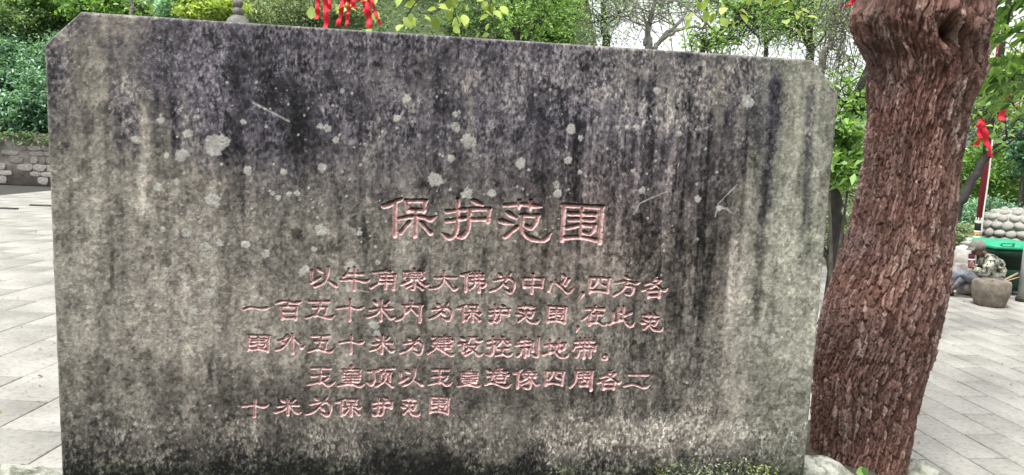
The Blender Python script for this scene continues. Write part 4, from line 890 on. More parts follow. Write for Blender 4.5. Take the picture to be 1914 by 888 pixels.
tree(0, [(1430, 120), (1428, 60), (1425, -10)], 15, .04, 'thin dark tree with lacy twigs right of the crooked one', limbs=[(.03, [(1430, 80, 0), (1470, 50, .1), (1500, 10, .2)])], crown=[(1430, 20, 80, 60)], leafmat='leaf_mid', leaf=.05, nleaf=6000, nclump=200, twigs=40, spread=.28)
tree(0, [(1514, 130), (1512, 60), (1516, -10)], 13, .06, 'straight dark trunk above the right cut corner of the stele', limbs=[(.03, [(1512, 90, 0), (1490, 50, .1), (1470, 0, .2)]), (.028, [(1514, 100, 0), (1545, 60, .1), (1560, 5, .1)])], crown=[(1490, 20, 80, 60)], leafmat='leaf_bright', leaf=.05, nleaf=5600, nclump=200, twigs=40, spread=.26)
tree(0, [(1535, 140), (1550, 90), (1568, 20)], 11, .05, 'grey leaning trunk between the stele corner and the big tree', 'grey_bark', crown=[(1570, 120, 45, 60), (1560, 20, 40, 40)], leafmat='leaf_grey', leaf=.045, nleaf=2200, nclump=120, twigs=34, spread=.26)
tree(0, [(1563, 470), (1562, 380), (1566, 300), (1582, 235), (1606, 170)], 9.5, .075, 'dark crooked trunk seen through the gap between stele and big tree', limbs=[(.045, [(1578, 240, 0), (1600, 215, .1), (1625, 180, .2)]), (.02, [(1572, 200, .1), (1560, 170, .1), (1548, 150, .2)])], crown=[(1590, 200, 40, 50)], leafmat='leaf_bright', leaf=.09, nleaf=700, twigs=10, spread=.2)
shrub(1575, 290, 9.2, 34, 62, 900, .13, 'leaf_bright', 'bright broad-leaved shrub filling the gap between stele and big tree', stems=2, base_z=0, group='shrubs behind the plaza', nclump=40, spread=.35)
shrub(1560, 430, 13.5, 60, 36, 2400, .07, 'leaf_grey', 'pale low shrub on the plaza edge seen through the gap', base_z=0, group='shrubs behind the plaza', nclump=60)
tree(0, [(1762, 480), (1786, 400), (1812, 345), (1842, 290), (1850, 240)], 8.2, .055, 'black leaning trunk emerging from behind the big tree on the right', limbs=[(.022, [(1842, 290, 0), (1870, 266, 0), (1895, 256, -.1), (1940, 246, -.2)]), (.018, [(1850, 240, 0), (1868, 205, .1), (1880, 160, .1)])], crown=[(1880, 150, 60, 80)], leafmat='leaf_yellow', leaf=.08, nleaf=500, twigs=10, spread=.2)
shrub(1330, -15, 27, 210, 55, 6500, .12, 'leaf_mid', 'airy fine-leaved canopy far behind the crooked tree, letting the sky through', name='tree', cat='tree', base_z=0, group='trees behind the stele', nclump=420, spread=.045, shell=.1)
shrub(1540, 10, 25, 90, 60, 2600, .11, 'leaf_grey', 'airy pale canopy far behind the right cut corner of the stele', name='tree', cat='tree', base_z=0, group='trees behind the stele', nclump=260, spread=.06, shell=.1)
# vegetation belt at the right
shrub(1880, 330, 17, 90, 60, 9000, .10, 'leaf_bright', 'large light green tree-like shrub behind the red post', base_z=0, group='shrubs behind the plaza', nclump=150, spread=.14)
shrub(1850, 420, 15.2, 80, 46, 7000, .07, 'leaf_dark', 'dark undergrowth bush behind the seated man', base_z=0, group='shrubs behind the plaza', nclump=110, spread=.13)
shrub(1930, 270, 15.8, 40, 60, 4000, .12, 'leaf_dark', 'dark drooping bush at the right edge above the stone dome', base_z=0, group='shrubs behind the plaza', nclump=60, spread=.2)
shrub(1790, 455, 13.3, 46, 42, 3500, .06, 'leaf_grey', 'speckled grey-green bush left of the seated man', base_z=0, group='shrubs behind the plaza', nclump=80, spread=.14)
shrub(1905, 200, 20, 90, 100, 8000, .12, 'leaf_mid', 'tall mid green tree mass at the right edge', name='tree', cat='tree', base_z=0, group='trees behind the plaza', nclump=150, spread=.14)
shrub(1700, 330, 22, 200, 60, 9000, .14, 'leaf_grey', 'distant pale tree mass hidden mostly by the big trunk', name='tree', cat='tree', base_z=0, group='trees behind the plaza', nclump=160, spread=.12)
shrub(1350, 330, 24, 260, 60, 7000, .18, 'leaf_grey', 'distant pale hedge-like trees hidden behind the stele', name='tree', cat='tree', base_z=0, group='trees behind the plaza', nclump=160, spread=.12)
# feathery near foliage right of the trunk
def pinnate_branch():
    root = empty('leafy_branch', tuple(W(1900, -60, 5.2)), 'bright compound-leaved branch hanging at the right of the big trunk', 'branch')
    r = np.random.default_rng(91); st = MB(); ctr = []; dirs = []
    st.tube(smooth_pts([W(2080, -160, 5.6), W(1980, -60, 5.4), W(1900, 0, 5.2), W(1880, 60, 5.2)], 5), np.linspace(.02, .008, 16), 6)
    for k in range(46):
        b0 = W(r.uniform(1880, 1990), r.uniform(-60, 200), 5.2+r.uniform(-.3, .5)); e = b0+np.array([-r.uniform(.12, .3), r.uniform(-.1, .1), -r.uniform(.02, .16)])
        st.tube([b0, (b0+e)/2+[0, 0, .02], e], [.004, .003, .002], 4)
        for t in np.linspace(.05, 1, 9):
            for sg in (-1, 1): ctr.append(b0*(1-t)+e*t); dirs.append(np.array([-.35, sg*.6+r.normal(0, .1), -.45*sg+r.normal(0, .15)]))
    st.build('twig', M['twig_bark'], root); link('leaves', big_leaves_mesh('leaves', np.array(ctr), np.array(dirs), .085, .42, 8), M['leaf_bright'], root)
pinnate_branch()
litter()
def hanging_leaves(label, twigs, n, leaf, mat, Y, seed, spread=14, rad=.006):
    a = twigs[0][0]; root = empty('leafy_branch', tuple(W(a[0], a[1], Y)), label, 'branch', 'branches hanging over the stele')
    r = np.random.default_rng(seed); st = MB(); ctr = []; dirs = []
    for tw in twigs:
        q = smooth_pts([W(x, y, Y+r.normal(0, .05)) for x, y in tw], 5); st.tube(q, np.linspace(rad, rad*.4, len(q)), 5)
        for k in range(n):
            p = q[r.integers(len(q)//4, len(q))]; o_ = r.normal(0, 1, 3)*spread/FPX*Y*np.array([1, 1, .8]); o_[2] -= .01
            ctr.append(p+o_); dirs.append(np.array([r.normal(0, .7), r.normal(-.2, .4), -abs(r.normal(.5, .4))]))
    st.build('twig', M['twig_bark'], root); link('leaves', big_leaves_mesh('leaves', np.array(ctr), np.array(dirs), leaf, .75, seed), M[mat], root)
hanging_leaves('yellow-green broad-leaved twigs hanging above the middle of the stele', [[(900, -120), (860, -20), (835, 10), (800, 25), (775, 20)], [(900, -120), (845, -20), (850, 20), (858, 45)], [(900, -120), (900, -20), (895, 20), (905, 48)], [(870, -80), (790, -10), (760, 30), (750, 42)], [(900, -120), (920, -20), (915, 15), (925, 35)]], 9, .075, 'leaf_yellow', 5.0, 51, 12)
hanging_leaves('fresh green leafy twig hanging over the right half of the stele', [[(1400, -120), (1330, -20), (1300, 10), (1285, 30)], [(1400, -120), (1350, -20), (1340, 20), (1338, 38)], [(1420, -120), (1400, -20), (1380, 10)], [(1400, -120), (1430, -30), (1450, 5)], [(1480, -120), (1500, -30), (1490, 10), (1520, 30)]], 9, .075, 'leaf_yellow', 5.2, 52, 13)
hanging_leaves('dark twigs with few leaves from which the big bunch of red ribbons hangs', [[(700, -100), (650, -20), (625, 25), (600, 42)], [(700, -100), (668, -10), (652, 20), (636, 44)], [(700, -100), (690, -20), (694, 20)], [(600, -80), (588, -5), (590, 15)]], 3, .09, 'leaf_yellow', 5.4, 53, 10)
hanging_leaves('leafy twig with red ribbons beside the right edge of the big trunk', [[(1990, 60), (1900, 150), (1868, 205), (1836, 240)], [(1990, 90), (1890, 230), (1850, 262)], [(1960, 120), (1885, 170), (1862, 195)]], 11, .075, 'leaf_bright', 6.2, 54, 14)

def sky_blocking_trees():  # added leaf belt behind the camera, blocks low sky so grooves and bark darken
    r = np.random.default_rng(12); n = 26000
    x = r.uniform(-28, 28, n); y = -9-np.abs(r.normal(0, 2.5, n))-0.012*x*x; z = r.uniform(0, 1, n)**0.8*(8.5+3*fbm(x*0.3, x*0, 9))
    cl = fbm(x*0.7, z*0.7+y*.3, 14); k = cl > 0.42
    st = MB()
    tag(link('sky_blocking_trees', leaves_mesh('sky_blocking_trees', np.stack([x, y, z], 1)[k], .42, seed=6), M['leaf_mid']), 'unseen belt of tree leaves added behind the camera to block low sky light', 'sky_blocking_trees', kind='stuff')
sky_blocking_trees()

# ------------------------------------------------------------ red ribbons
def ribbon(pts, wpx, Y, label, group, seed):
    r = np.random.default_rng(seed); P = smooth_pts([W(x, y, Y) for x, y in pts], 6); n = len(P); v = []
    for k, p in enumerate(P):
        a = 0.5*math.sin(k*0.7+seed)+r.normal(0, .05); wd = wpx/FPX*Y/2*(0.75+0.3*abs(math.sin(k*.9+seed))); d = np.array([math.cos(a), math.sin(a), 0.08*math.sin(k)])*wd
        off = np.array([0, .012*math.sin(k*1.1+seed), 0]); v += [p-d+off, p+off+[0, -.006, 0], p+d+off]
    v = np.array(v); f = []
    for k in range(n-1):
        for j in (0, 1): f.append((k*3+j, k*3+j+1, k*3+4+j, k*3+3+j))
    # cloth thickness
    nv = len(v); v2 = v+np.array([0, .0015, 0]); f2 = [tuple(i+nv for i in reversed(q)) for q in f]; rim = []
    for k in range(n-1): rim += [(k*3, k*3+3, k*3+3+nv, k*3+nv), (k*3+2, k*3+2+nv, k*3+5+nv, k*3+5)]
    me = mesh_np('red_ribbon', np.concatenate([v, v2]), np.array(f+f2+rim), True)
    return tag(link('red_ribbon', me, M['ribbon']), label, 'ribbon', group)
GB = 'red ribbons in the bunch above the stele'
for pts, wpx, lb in [
  ([(592, -14), (594, 14), (592, 36)], 9, 'short red ribbon, leftmost of the bunch, ending above the stele edge'),
  ([(604, -14), (610, 20), (608, 54)], 11, 'wide red ribbon hanging straight down to the stele edge, second from the left'),
  ([(613, -10), (617, 12), (610, 28)], 6, 'thin twisted red ribbon touching the second one'),
  ([(644, -12), (638, 20), (632, 49)], 10, 'red ribbon slanting down to the left in the middle of the bunch'),
  ([(650, -12), (652, 15), (650, 30), (648, 50)], 7, 'narrow red ribbon hanging beside the slanting one'),
  ([(640, -6), (664, 2), (690, -6)], 9, 'knotted red ribbon crossing the twig across the top of the bunch'),
  ([(664, -12), (660, 10), (668, 18)], 10, 'short looped red ribbon in the middle right of the bunch'),
  ([(684, -14), (688, 20), (691, 53)], 11, 'broad red ribbon reaching the stele edge on the right of the bunch'),
  ([(680, -8), (680, 12), (686, 34)], 6, 'thin red ribbon just left of the broad right one'),
  ([(693, -10), (700, 20), (711, 46)], 7, 'thin red ribbon flaring out to the right end of the bunch')]: ribbon(pts, wpx, 5.35, lb, GB, hash(pts[0][0]) % 97)
for pts, wpx, Y, lb in [([(1599, -6), (1590, 8), (1576, 14)], 9, 3.75, 'small red ribbon tip at the top left edge of the big trunk'),
  ([(1862, 168), (1880, 162), (1888, 176)], 9, 6.0, 'red ribbon knot tied to the twig right of the trunk'), ([(1884, 166), (1878, 195), (1872, 225)], 11, 6.0, 'red ribbon hanging from the upper knot right of the trunk'),
  ([(1836, 222), (1832, 250), (1826, 273)], 10, 6.1, 'left tail of the lower red ribbon beside the trunk'), ([(1835, 224), (1844, 262), (1853, 293)], 11, 6.1, 'right tail of the lower red ribbon beside the red post'),
  ([(1824, 238), (1836, 222), (1840, 232)], 5, 6.1, 'thin red knot at the head of the lower ribbon')]: ribbon(pts, wpx, Y, lb, 'red ribbons right of the big trunk', int(pts[0][0]) % 97)

# ------------------------------------------------------------ stone pagoda pillar behind the stele (its finial shows)
def pagoda():
    c = W(445, 20, 11.5); x = c[0]; zt = lambda y: W(445, y, 11.5)[2]
    root = empty('stone_pagoda', (x, 11.5, 0), 'grey stone pagoda lantern whose ball finial rises above the stele', 'stone lantern')
    k = 11.5/FPX
    MB().lathe((x, 11.5, 0), [(.55, 0), (.55, .18), (.42, .22), (.42, .4), (.25, .46), (.2, 1.6), (.28, 1.7), (.42, 1.8), (.42, 1.9)], 8).build('shaft', M['old_stone'], root)
    MB().lathe((x, 11.5, 1.9), [(.3, 0), (.3, .6), (.34, .62)], 8).build('lantern_chamber', M['old_stone'], root)
    zr = zt(36); MB().lathe((x, 11.5, 0), [(.62, 2.5), (.66, 2.56), (.4, 2.8), (.22, zr-.35), (22*k, zr-.08), (18*k, zr), (10*k, zr+.05), (4*k, zr+.07)], 16).build('roof', M['old_stone'], root, True)
    for y, rr in ((22, 10.0), (6, 9.5), (-10, 7.5)):
        pr = [(rr*k*math.sin(a), -rr*k*.85*math.cos(a)) for a in np.linspace(.15, math.pi-.15, 10)]
        MB().lathe((x, 11.5, zt(y)), pr, 18).build('finial_ball', M['old_stone'], root, True)
    MB().lathe((x, 11.5, 0), [(5*k, zr), (5*k, zt(-14))], 10).build('finial_rod', M['old_stone'], root)
pagoda()

# ------------------------------------------------------------ low stone edging at the plaza end
def edging():
    root = empty('stone_edging', (3, 14.7, 0), 'low pale block edging along the far side of the plaza on the right', 'wall')
    r = np.random.default_rng(8)
    me = None
    for row in range(2):
        for i in range(26):
            l = .5; x = 0.2+i*l+(.25 if row else 0)
            MB().box((x, 14.75+row*.002, .1+row*.185), (l-.015, .22, .178), bev=.012, jit=.003).build('block', M['carved_stone'], root)
edging()

# ------------------------------------------------------------ red post, rope, dome, bin, drum, sticks, grey post
def red_post():
    Y = 12.0; b = W(1826, 448, Y); x = b[0]; k = Y/FPX; zt = lambda y: W(1826, y, Y)[2]
    root = empty('flag_post', (x, Y, 0), 'slim dark red painted post with black, white and gold bands near its foot', 'post')
    r = 5.6*k
    MB().lathe((x, Y, 0), [(r, zt(412)), (r*.95, zt(200)), (r*.9, 3.9), (.01, 3.95)], 14).build('shaft', M['paint_red'], root, True)
    for (ya, yb, mt, nm, f) in ((412, 417, 'paint_white', 'white_ring', 1.22), (417, 431, 'paint_black', 'black_band', 1.14), (431, 434, 'paint_white', 'white_ring', 1.3), (434, 441, 'paint_gold', 'gold_band', 1.22), (441, 445, 'paint_white', 'white_ring', 1.34), (445, 462, 'paint_black', 'black_band', 1.2)):
        MB().lathe((x, Y, 0), [(r*f*.96, zt(yb)), (r*f, zt(yb)+.004), (r*f, zt(ya)-.004), (r*f*.96, zt(ya))], 14).build(nm, M[mt], root)
    MB().lathe((x, Y, 0), [(.16, 0), (.16, .15), (.09, .2), (.075, zt(462)-.001)], 14).build('foot', M['grey_metal'], root)
    for q in range(8):
        a = q*math.pi/4; p = np.array([x+r*1.02*math.cos(a), Y+r*1.02*math.sin(a), zt(412)]); t_ = np.array([-math.sin(a), math.cos(a), 0])*r*.4
        mb = MB(); o_ = np.array([math.cos(a), math.sin(a), 0])*.006; mb.add([p-t_, p+t_, p+[0, 0, .055], p-t_+o_, p+t_+o_, p+[0, 0, .055]+o_*.3], [(0, 1, 2), (5, 4, 3), (0, 3, 4, 1), (1, 4, 5, 2), (2, 5, 3, 0)]); mb.build('petal', M['paint_white'], root)
    for q in range(7):
        a = q*2*math.pi/7-1.3; MB().lathe((x+r*1.2*math.cos(a), Y+r*1.2*math.sin(a), zt(437.5)), [(.002, -.012), (.014, 0), (.002, .012)], 8).build('red_stud', M['paint_red'], root)
    pts = [W(1862, 170, Y-.1), W(1856, 250, Y-.1), W(1848, 330, Y-.1), W(1838, 400, Y-.1), W(1834, 440, Y-.1)]
    tag(MB().tube(smooth_pts(pts, 5), .013, 6).build('rope', M['rope'], None, True), 'pale thin rope hanging down alongside the red post', 'rope')
red_post()
def stone_dome():
    Y = 12.2; k = Y/FPX; c = W(1888, 420, Y); x = c[0]; zt = lambda y: W(1888, y, Y)[2]; R = 52*k
    root = empty('stone_ornament', (x, Y, 0), 'pale stone dome covered in rows of round knobs behind the green bin', 'stone carving')
    MB().lathe((x, Y, 0), [(.5, 0), (.5, .25), (.42, .3), (.42, zt(452)-.1), (.48, zt(452)-.05), (.48, zt(450))], 16).build('pedestal', M['carved_stone'], root)
    MB().lathe((x, Y, 0), [(R*.86, zt(452)), (R*.9, zt(430)), (R*.84, zt(412)), (R*.66, zt(399)), (R*.36, zt(392)), (.02, zt(390))], 26).build('dome', M['carved_stone'], root, True)
    import bmesh
    bm = bmesh.new(); bmesh.ops.create_icosphere(bm, subdivisions=3, radius=1); me = bpy.data.meshes.new('knob')
    for v in bm.verts: v.co *= 1+0.1*math.sin(v.co.x*3+v.co.z*2)
    bm.to_mesh(me); bm.free()
    for p in me.polygons: p.use_smooth = True
    me.materials.append(M['carved_stone'])
    for y, rr, n, s in ((447, .92, 18, 9), (434, .93, 18, 9.5), (420, .88, 17, 9), (407, .75, 14, 9), (398, .52, 10, 8), (393, .26, 5, 7)):
        for i in range(n):
            a = (i+(.5 if int(y) % 2 else 0))*2*math.pi/n; o = bpy.data.objects.new('knob', me); col.objects.link(o); o.parent = root; o.matrix_parent_inverse = PM(root).inverted()
            o.location = (x+R*rr*math.cos(a), Y+R*rr*math.sin(a), zt(y)); q_ = random.uniform(.85, 1.12); o.scale = (s*k*q_, s*k*random.uniform(.85, 1.1), s*k*.8*random.uniform(.8, 1.1)); o.rotation_euler = (random.uniform(-.3, .3), random.uniform(-.4, .4), a+random.uniform(-.3, .3))
stone_dome()
def wheelie_bin():
    Y = 11.3; k = Y/FPX; xc = W(1868, 500, Y)[0]; zt = lambda y: W(1868, y, Y)[2]; top = zt(462)
    root = empty('wheelie_bin', (xc, Y, 0), 'dark green wheelie bin with a bright green lid behind the seated man', 'bin')
    wt, wb, dt, db = 42*k, 36*k, .36, .29; v = []
    for (z, ww, dd) in ((.06, wb, db), (top-.1, wt*.97, dt*.97), (top-.1, wt, dt), (top, wt*1.02, dt*1.02), (top, wt*.93, dt*.93), (top-.12, wt*.9, dt*.9)):
        v += [(xc-ww, Y-dd, z), (xc+ww, Y-dd, z), (xc+ww, Y+dd, z), (xc-ww, Y+dd, z)]
    f = [(3, 2, 1, 0)]
    for q in range(5):
        for i in range(4): j = (i+1) % 4; f.append((q*4+i, q*4+j, q*4+4+j, q*4+4+i))
    mb = MB(); mb.add(v, f); mb.box((xc, Y-db-.03, .35), (wb*1.2, .02, .45), bev=.006, rx=-.08); mb.build('bin_body', M['bin_body'], root)
    mb = MB(); v = []
    for (z, a, b) in ((top+.012, 1.06, 1.08), (top+.05, 1.07, 1.09), (top+.075, .98, .98), (top+.10, .9, .86), (top+.105, .6, .5)):
        v += [(xc-wt*a, Y-dt*b, z), (xc+wt*a, Y-dt*b, z), (xc+wt*a, Y+dt*b, z), (xc-wt*a, Y+dt*b, z)]
    f = [(3, 2, 1, 0)]
    for q in range(4):
        for i in range(4): j = (i+1) % 4; f.append((q*4+i, q*4+j, q*4+4+j, q*4+4+i))
    f.append((16, 17, 18, 19)); mb.add(v, f); lid = mb.build('lid', M['bin_lid'], root)
    for sx in (-.5, .5): MB().tube([(xc+sx*wt-.09, Y-dt*1.02, top+.07), (xc+sx*wt-.09, Y-dt*1.1, top+.105), (xc+sx*wt+.09, Y-dt*1.1, top+.105), (xc+sx*wt+.09, Y-dt*1.02, top+.07)], .012, 6).build('lid_handle', M['bin_lid'], lid)
    for sx in (-1, 1): MB().lathe((xc+sx*(wb+.03)-.025, Y+db*.8, .1), [(.1, 0), (.1, .05)], 16, axis=(1, 0, 0)).build('wheel', M['rubber'], root)
wheelie_bin()
def stone_drum():
    c = G(1850, 577); Y = c[1]+.22; k = Y/FPX; x = W(1850, 560, Y)[0]; r = 33*k; h = 49*k
    root = tag(MB().lathe((x, Y, 0), [(r*.70, 0), (r*.80, .03), (r*.97, h*.45), (r, h*.65), (r*.97, h*.9), (r*.92, h*.985), (r*.8, h), (r*.02, h)], 28, jit=.004).build('stone_drum', M['drum_stone'], None, True),
               'low squat brown-grey stone drum in front of the seated man', 'stone stool')
stone_drum()
def grey_post():
    c = G(1907, 563); Y = c[1]; k = Y/FPX; root = empty('grey_post', (c[0]+.02, Y, 0), 'pale grey metal post cut by the right edge beside the green bin', 'post')
    x = W(1915, 520, Y)[0]; MB().lathe((x, Y, 0), [(8*k, .04), (8*k, W(1908, 452, Y)[2]), (7*k, W(1908, 450, Y)[2])], 18).build('tube', M['grey_metal'], root, True)
    MB().lathe((x, Y, 0), [(11*k, 0), (11*k, .05), (8.5*k, .07)], 18).build('foot_ring', M['iron_and_shade'], root)
grey_post()
def sticks():
    for a, b, r, lb in (((1864, 531), (1902, 511), .016, 'thick short wooden stick leaning up behind the stone drum'), ((1868, 529), (1925, 513), .009, 'thin pale stick lying across in front of the green bin')):
        A = W(*a, 10.55); B = W(*b, 10.75); tag(MB().tube([A, A*.5+B*.5+[0, 0, .004], B], [r, r*.95, r*.9], 8).build('wooden_stick', M['wood'], None, True), lb, 'stick', 'sticks by the stone drum')
sticks()

# ------------------------------------------------------------ the seated man
def skin_obj(name, nodes, edges, mat, parent, sub=2, loc=None):
    """nodes: name -> (pos, radius); first is the root"""
    names = list(nodes); me = bpy.data.meshes.new(name)
    me.from_pydata([tuple(nodes[n][0]) for n in names], [(names.index(a), names.index(b)) for a, b in edges], [])
    o = bpy.data.objects.new(name, me); col.objects.link(o)
    md = o.modifiers.new('Skin', 'SKIN'); md.use_smooth_shade = True
    for n, sv in zip(names, me.skin_vertices[0].data):
        r = nodes[n][1]; sv.radius = (r, r) if not isinstance(r, tuple) else r
    me.skin_vertices[0].data[0].use_root = True
    ss = o.modifiers.new('Sub', 'SUBSURF'); ss.levels = sub; ss.render_levels = sub
    me.materials.append(mat)
    if parent: o.parent = parent; o.matrix_parent_inverse = PM(parent).inverted()
    return o
def camo():
    m, t, b = mat_new('camouflage_cloth', 0.9); v = coords(t)
    a = noise(t, v, 9, 3, .6); r = node(t, 'ShaderNodeValToRGB'); r.color_ramp.interpolation = 'CONSTANT'
    for e, (p_, c) in zip([r.color_ramp.elements[0], r.color_ramp.elements[1], r.color_ramp.elements.new(.53), r.color_ramp.elements.new(.62)], [(0, (0.03, 0.03, 0.025)), (.42, (0.13, 0.14, 0.10)), (.53, (0.30, 0.30, 0.24)), (.62, (0.05, 0.06, 0.04))]): pass
    cr = r.color_ramp
    while len(cr.elements) > 2: cr.elements.remove(cr.elements[-1])
    cr.elements[0].position = 0; cr.elements[0].color = (.03, .03, .025, 1); cr.elements[1].position = .62; cr.elements[1].color = (.05, .06, .04, 1)
    e = cr.elements.new(.42); e.color = (.15, .155, .115, 1); e = cr.elements.new(.5); e.color = (.36, .36, .30, 1)
    t.links.new(a, r.inputs[0]); t.links.new(r.outputs[0], b.inputs['Base Color']); bump(t, b, noise(t, v, 25, 3), .02, .6); return m
M['camo'] = camo()
M['jeans'] = simple('faded_blue_grey_cloth', (0.06, 0.065, 0.08), (0.22, 0.23, 0.26), 9, .9, bmp=.01)
M['skin_m'] = simple('weathered_skin', (0.13, 0.065, 0.045), (0.24, 0.13, 0.09), 14, .6, bmp=0)
M['cap'] = simple('grey_cap_cloth', (0.10, 0.095, 0.085), (0.2, 0.19, 0.17), 14, .9, bmp=.004)
M['shoe'] = simple('worn_canvas_shoe', (0.16, 0.15, 0.13), (0.36, 0.34, 0.31), 18, .8, bmp=.004)
M['sole'] = simple('dark_sole', (0.02, 0.02, 0.02), (0.05, 0.05, 0.045), 18, bmp=0)
M['hair'] = simple('grey_hair', (0.05, 0.05, 0.048), (0.12, 0.12, 0.115), 60, bmp=0)
M['flask'] = simple('maroon_flask', (0.09, 0.02, 0.04), (0.13, 0.03, 0.055), 10, .35, bmp=0)
def man():
    Y = 10.75
    def q(px, py, dy=0): return np.array(W(px, py, Y+dy))
    hip = q(1853, 531); root = empty('person', (hip[0], Y, 0), 'seated man in camouflage jacket, grey cap and blue-grey trousers, head bowed over a flask', 'person')
    chest = q(1851, 500); neck = q(1843, 480); head = q(1829, 469)
    shN, shF = q(1848, 486, -.16), q(1846, 486, .16)
    elN, elF = q(1841, 514, -.22), q(1836, 513, .20); haN, haF = q(1819, 498, -.07), q(1817, 496, .06)
    hiN, hiF = q(1850, 532, -.10), q(1850, 532, .10)
    knN = q(1790, 509, -.10); anN = q(1770, 538, -.02); toN = q(1757, 545, -.02)       # near leg crossed over
    knF = q(1800, 517, .10); anF = q(1776, 549, .06); toF = q(1758, 556, .05)
    for p_ in (anF, toF): p_[2] = max(p_[2], .075)
    toF[2] = .045
    N = {'hip': (hip, .11), 'chest': (chest, .12), 'neck': (neck, .05), 'head0': (q(1838, 475), .055), 'head1': (q(1829, 470), .082), 'head2': (q(1824, 463), .075),
         'shN': (shN, .05), 'elN': (elN, .035), 'haN': (haN, .026), 'shF': (shF, .05), 'elF': (elF, .035), 'haF': (haF, .026),
         'hiN': (hiN, .08), 'knN': (knN, .055), 'anN': (anN, .034), 'toN': (toN, .025), 'hiF': (hiF, .08), 'knF': (knF, .055), 'anF': (anF, .034), 'toF': (toF, .025)}
    E_ = [('hip', 'chest'), ('chest', 'neck'), ('neck', 'head0'), ('head0', 'head1'), ('head1', 'head2'), ('chest', 'shN'), ('shN', 'elN'), ('elN', 'haN'), ('chest', 'shF'), ('shF', 'elF'), ('elF', 'haF'),
          ('hip', 'hiN'), ('hiN', 'knN'), ('knN', 'anN'), ('anN', 'toN'), ('hip', 'hiF'), ('hiF', 'knF'), ('knF', 'anF'), ('anF', 'toF')]
    # palms and fingers curled round the flask
    fl = q(1817, 489); 
    for nm, hp, sg in (('N', haN, -1), ('F', haF, 1)):
        palm = hp*.55+(fl+[0, sg*.05, -.03])*.45; N['pa'+nm] = (palm, .024); E_.append(('ha'+nm, 'pa'+nm))
        for k in range(4):
            a = palm+np.array([-.022, sg*.006, .03-.018*k]); b = a+np.array([-.03+.002*k, -sg*.018, 0]); c = b+np.array([-.004, -sg*.028, -.004])
            for t_, pt, rr in (('a', a, .009), ('b', b, .0085), ('c', c, .0075)): N[f'f{nm}{k}{t_}'] = (pt, rr)
            E_ += [('pa'+nm, f'f{nm}{k}a'), (f'f{nm}{k}a', f'f{nm}{k}b'), (f'f{nm}{k}b', f'f{nm}{k}c')]
        a = palm+np.array([0.0, -sg*.01, .03]); b = a+np.array([-.012, -sg*.02, .022]); N[f't{nm}a'] = (a, .010); N[f't{nm}b'] = (b, .009); E_ += [('pa'+nm, f't{nm}a'), (f't{nm}a', f't{nm}b')]
    body = skin_obj('body', N, E_, M['skin_m'], root)
    # face: nose, brow, ear on the bowed head
    h1 = q(1829, 470); 
    mb = MB(); mb.tube([h1+[-.07, 0, .01], h1+[-.098, 0, -.015], h1+[-.078, 0, -.032]], [.012, .018, .012], 8); mb.build('nose', M['skin_m'], root, True)
    for sg in (-1, 1): MB().tube([h1+[.015, sg*.078, .02], h1+[.022, sg*.088, 0], h1+[.012, sg*.08, -.025]], [.012, .018, .01], 8).build('ear', M['skin_m'], root, True)
    for sg in (-1, 1): MB().lathe(h1+[-.078, sg*.03, .012], [(.002, -.009), (.010, 0), (.002, .009)], 8).build('eye', M['hair'], root, True)
    MB().tube([h1+[-.072, -.025, -.048], h1+[-.08, 0, -.046], h1+[-.072, .025, -.048]], .006, 6).build('mouth', M['shoe'], root, True)
    skin_obj('hair', {'a': (q(1836, 470), .075), 'b': (q(1830, 463), .088)}, [('a', 'b')], M['hair'], root)
    cp = np.array([-.35, 0, .94]); MB().lathe(q(1828, 462), [(.103, -.02), (.106, .02), (.098, .06), (.07, .088), (.02, .096)], 20, axis=cp).build('cap', M['cap'], root, True)
    mb = MB(); c = q(1828, 462); v = []
    for s_ in np.linspace(-1, 1, 9): v.append(c+np.array([-.085-.0*abs(s_), s_*.085, .0]))
    for s_ in np.linspace(-1, 1, 9): v.append(c+np.array([-.165+.07*s_*s_, s_*.075, -.045]))
    n_ = len(v); v += [p_+[0, 0, .008] for p_ in v]; f = []
    for i in range(8): f += [(i, i+1, i+10, i+9), (n_+i+9, n_+i+10, n_+i+1, n_+i), (i+9, i+10, n_+i+10, n_+i+9)]
    mb.add(v, f); mb.build('cap_peak', M['cap'], root, True)
    J = {'hip': (q(1855, 524), (.17, .15)), 'waist': (q(1857, 512), (.19, .16)), 'chest': (q(1855, 497), (.19, .165)), 'up': (q(1850, 485), (.15, .11)), 'collar': (q(1841, 479), .075),
         'shN': (shN, .088), 'mN': ((shN+elN)/2+[.01, -.02, 0], .076), 'elN': (elN, .068), 'fN': ((elN+haN)/2+[0, 0, -.01], .058), 'cuN': (haN+(elN-haN)*.15, .046),
         'shF': (shF, .088), 'elF': (elF, .066), 'cuF': (haF+(elF-haF)*.15, .046)}
    jk = skin_obj('jacket', J, [('hip', 'waist'), ('waist', 'chest'), ('chest', 'up'), ('up', 'collar'), ('up', 'shN'), ('shN', 'mN'), ('mN', 'elN'), ('elN', 'fN'), ('fN', 'cuN'), ('up', 'shF'), ('shF', 'elF'), ('elF', 'cuF')], M['camo'], root, 3)
    tx = bpy.data.textures.new('folds', 'CLOUDS'); tx.noise_scale = .09; dm = jk.modifiers.new('Folds', 'DISPLACE'); dm.texture = tx; dm.strength = .05; dm.mid_level = .5
    T = {'hip': (q(1852, 531), .14), 'hN': (hiN, .105), 'mN': ((hiN+knN)/2+[0, 0, .0], .078), 'kN': (knN, .062), 'sN': ((knN+anN)/2, .054), 'aN': (anN+(knN-anN)*.15, .05),
         'hF': (hiF, .105), 'mF': ((hiF+knF)/2, .078), 'kF': (knF, .064), 'sF': ((knF+anF)/2, .056), 'aF': (anF+(knF-anF)*.2, .052)}
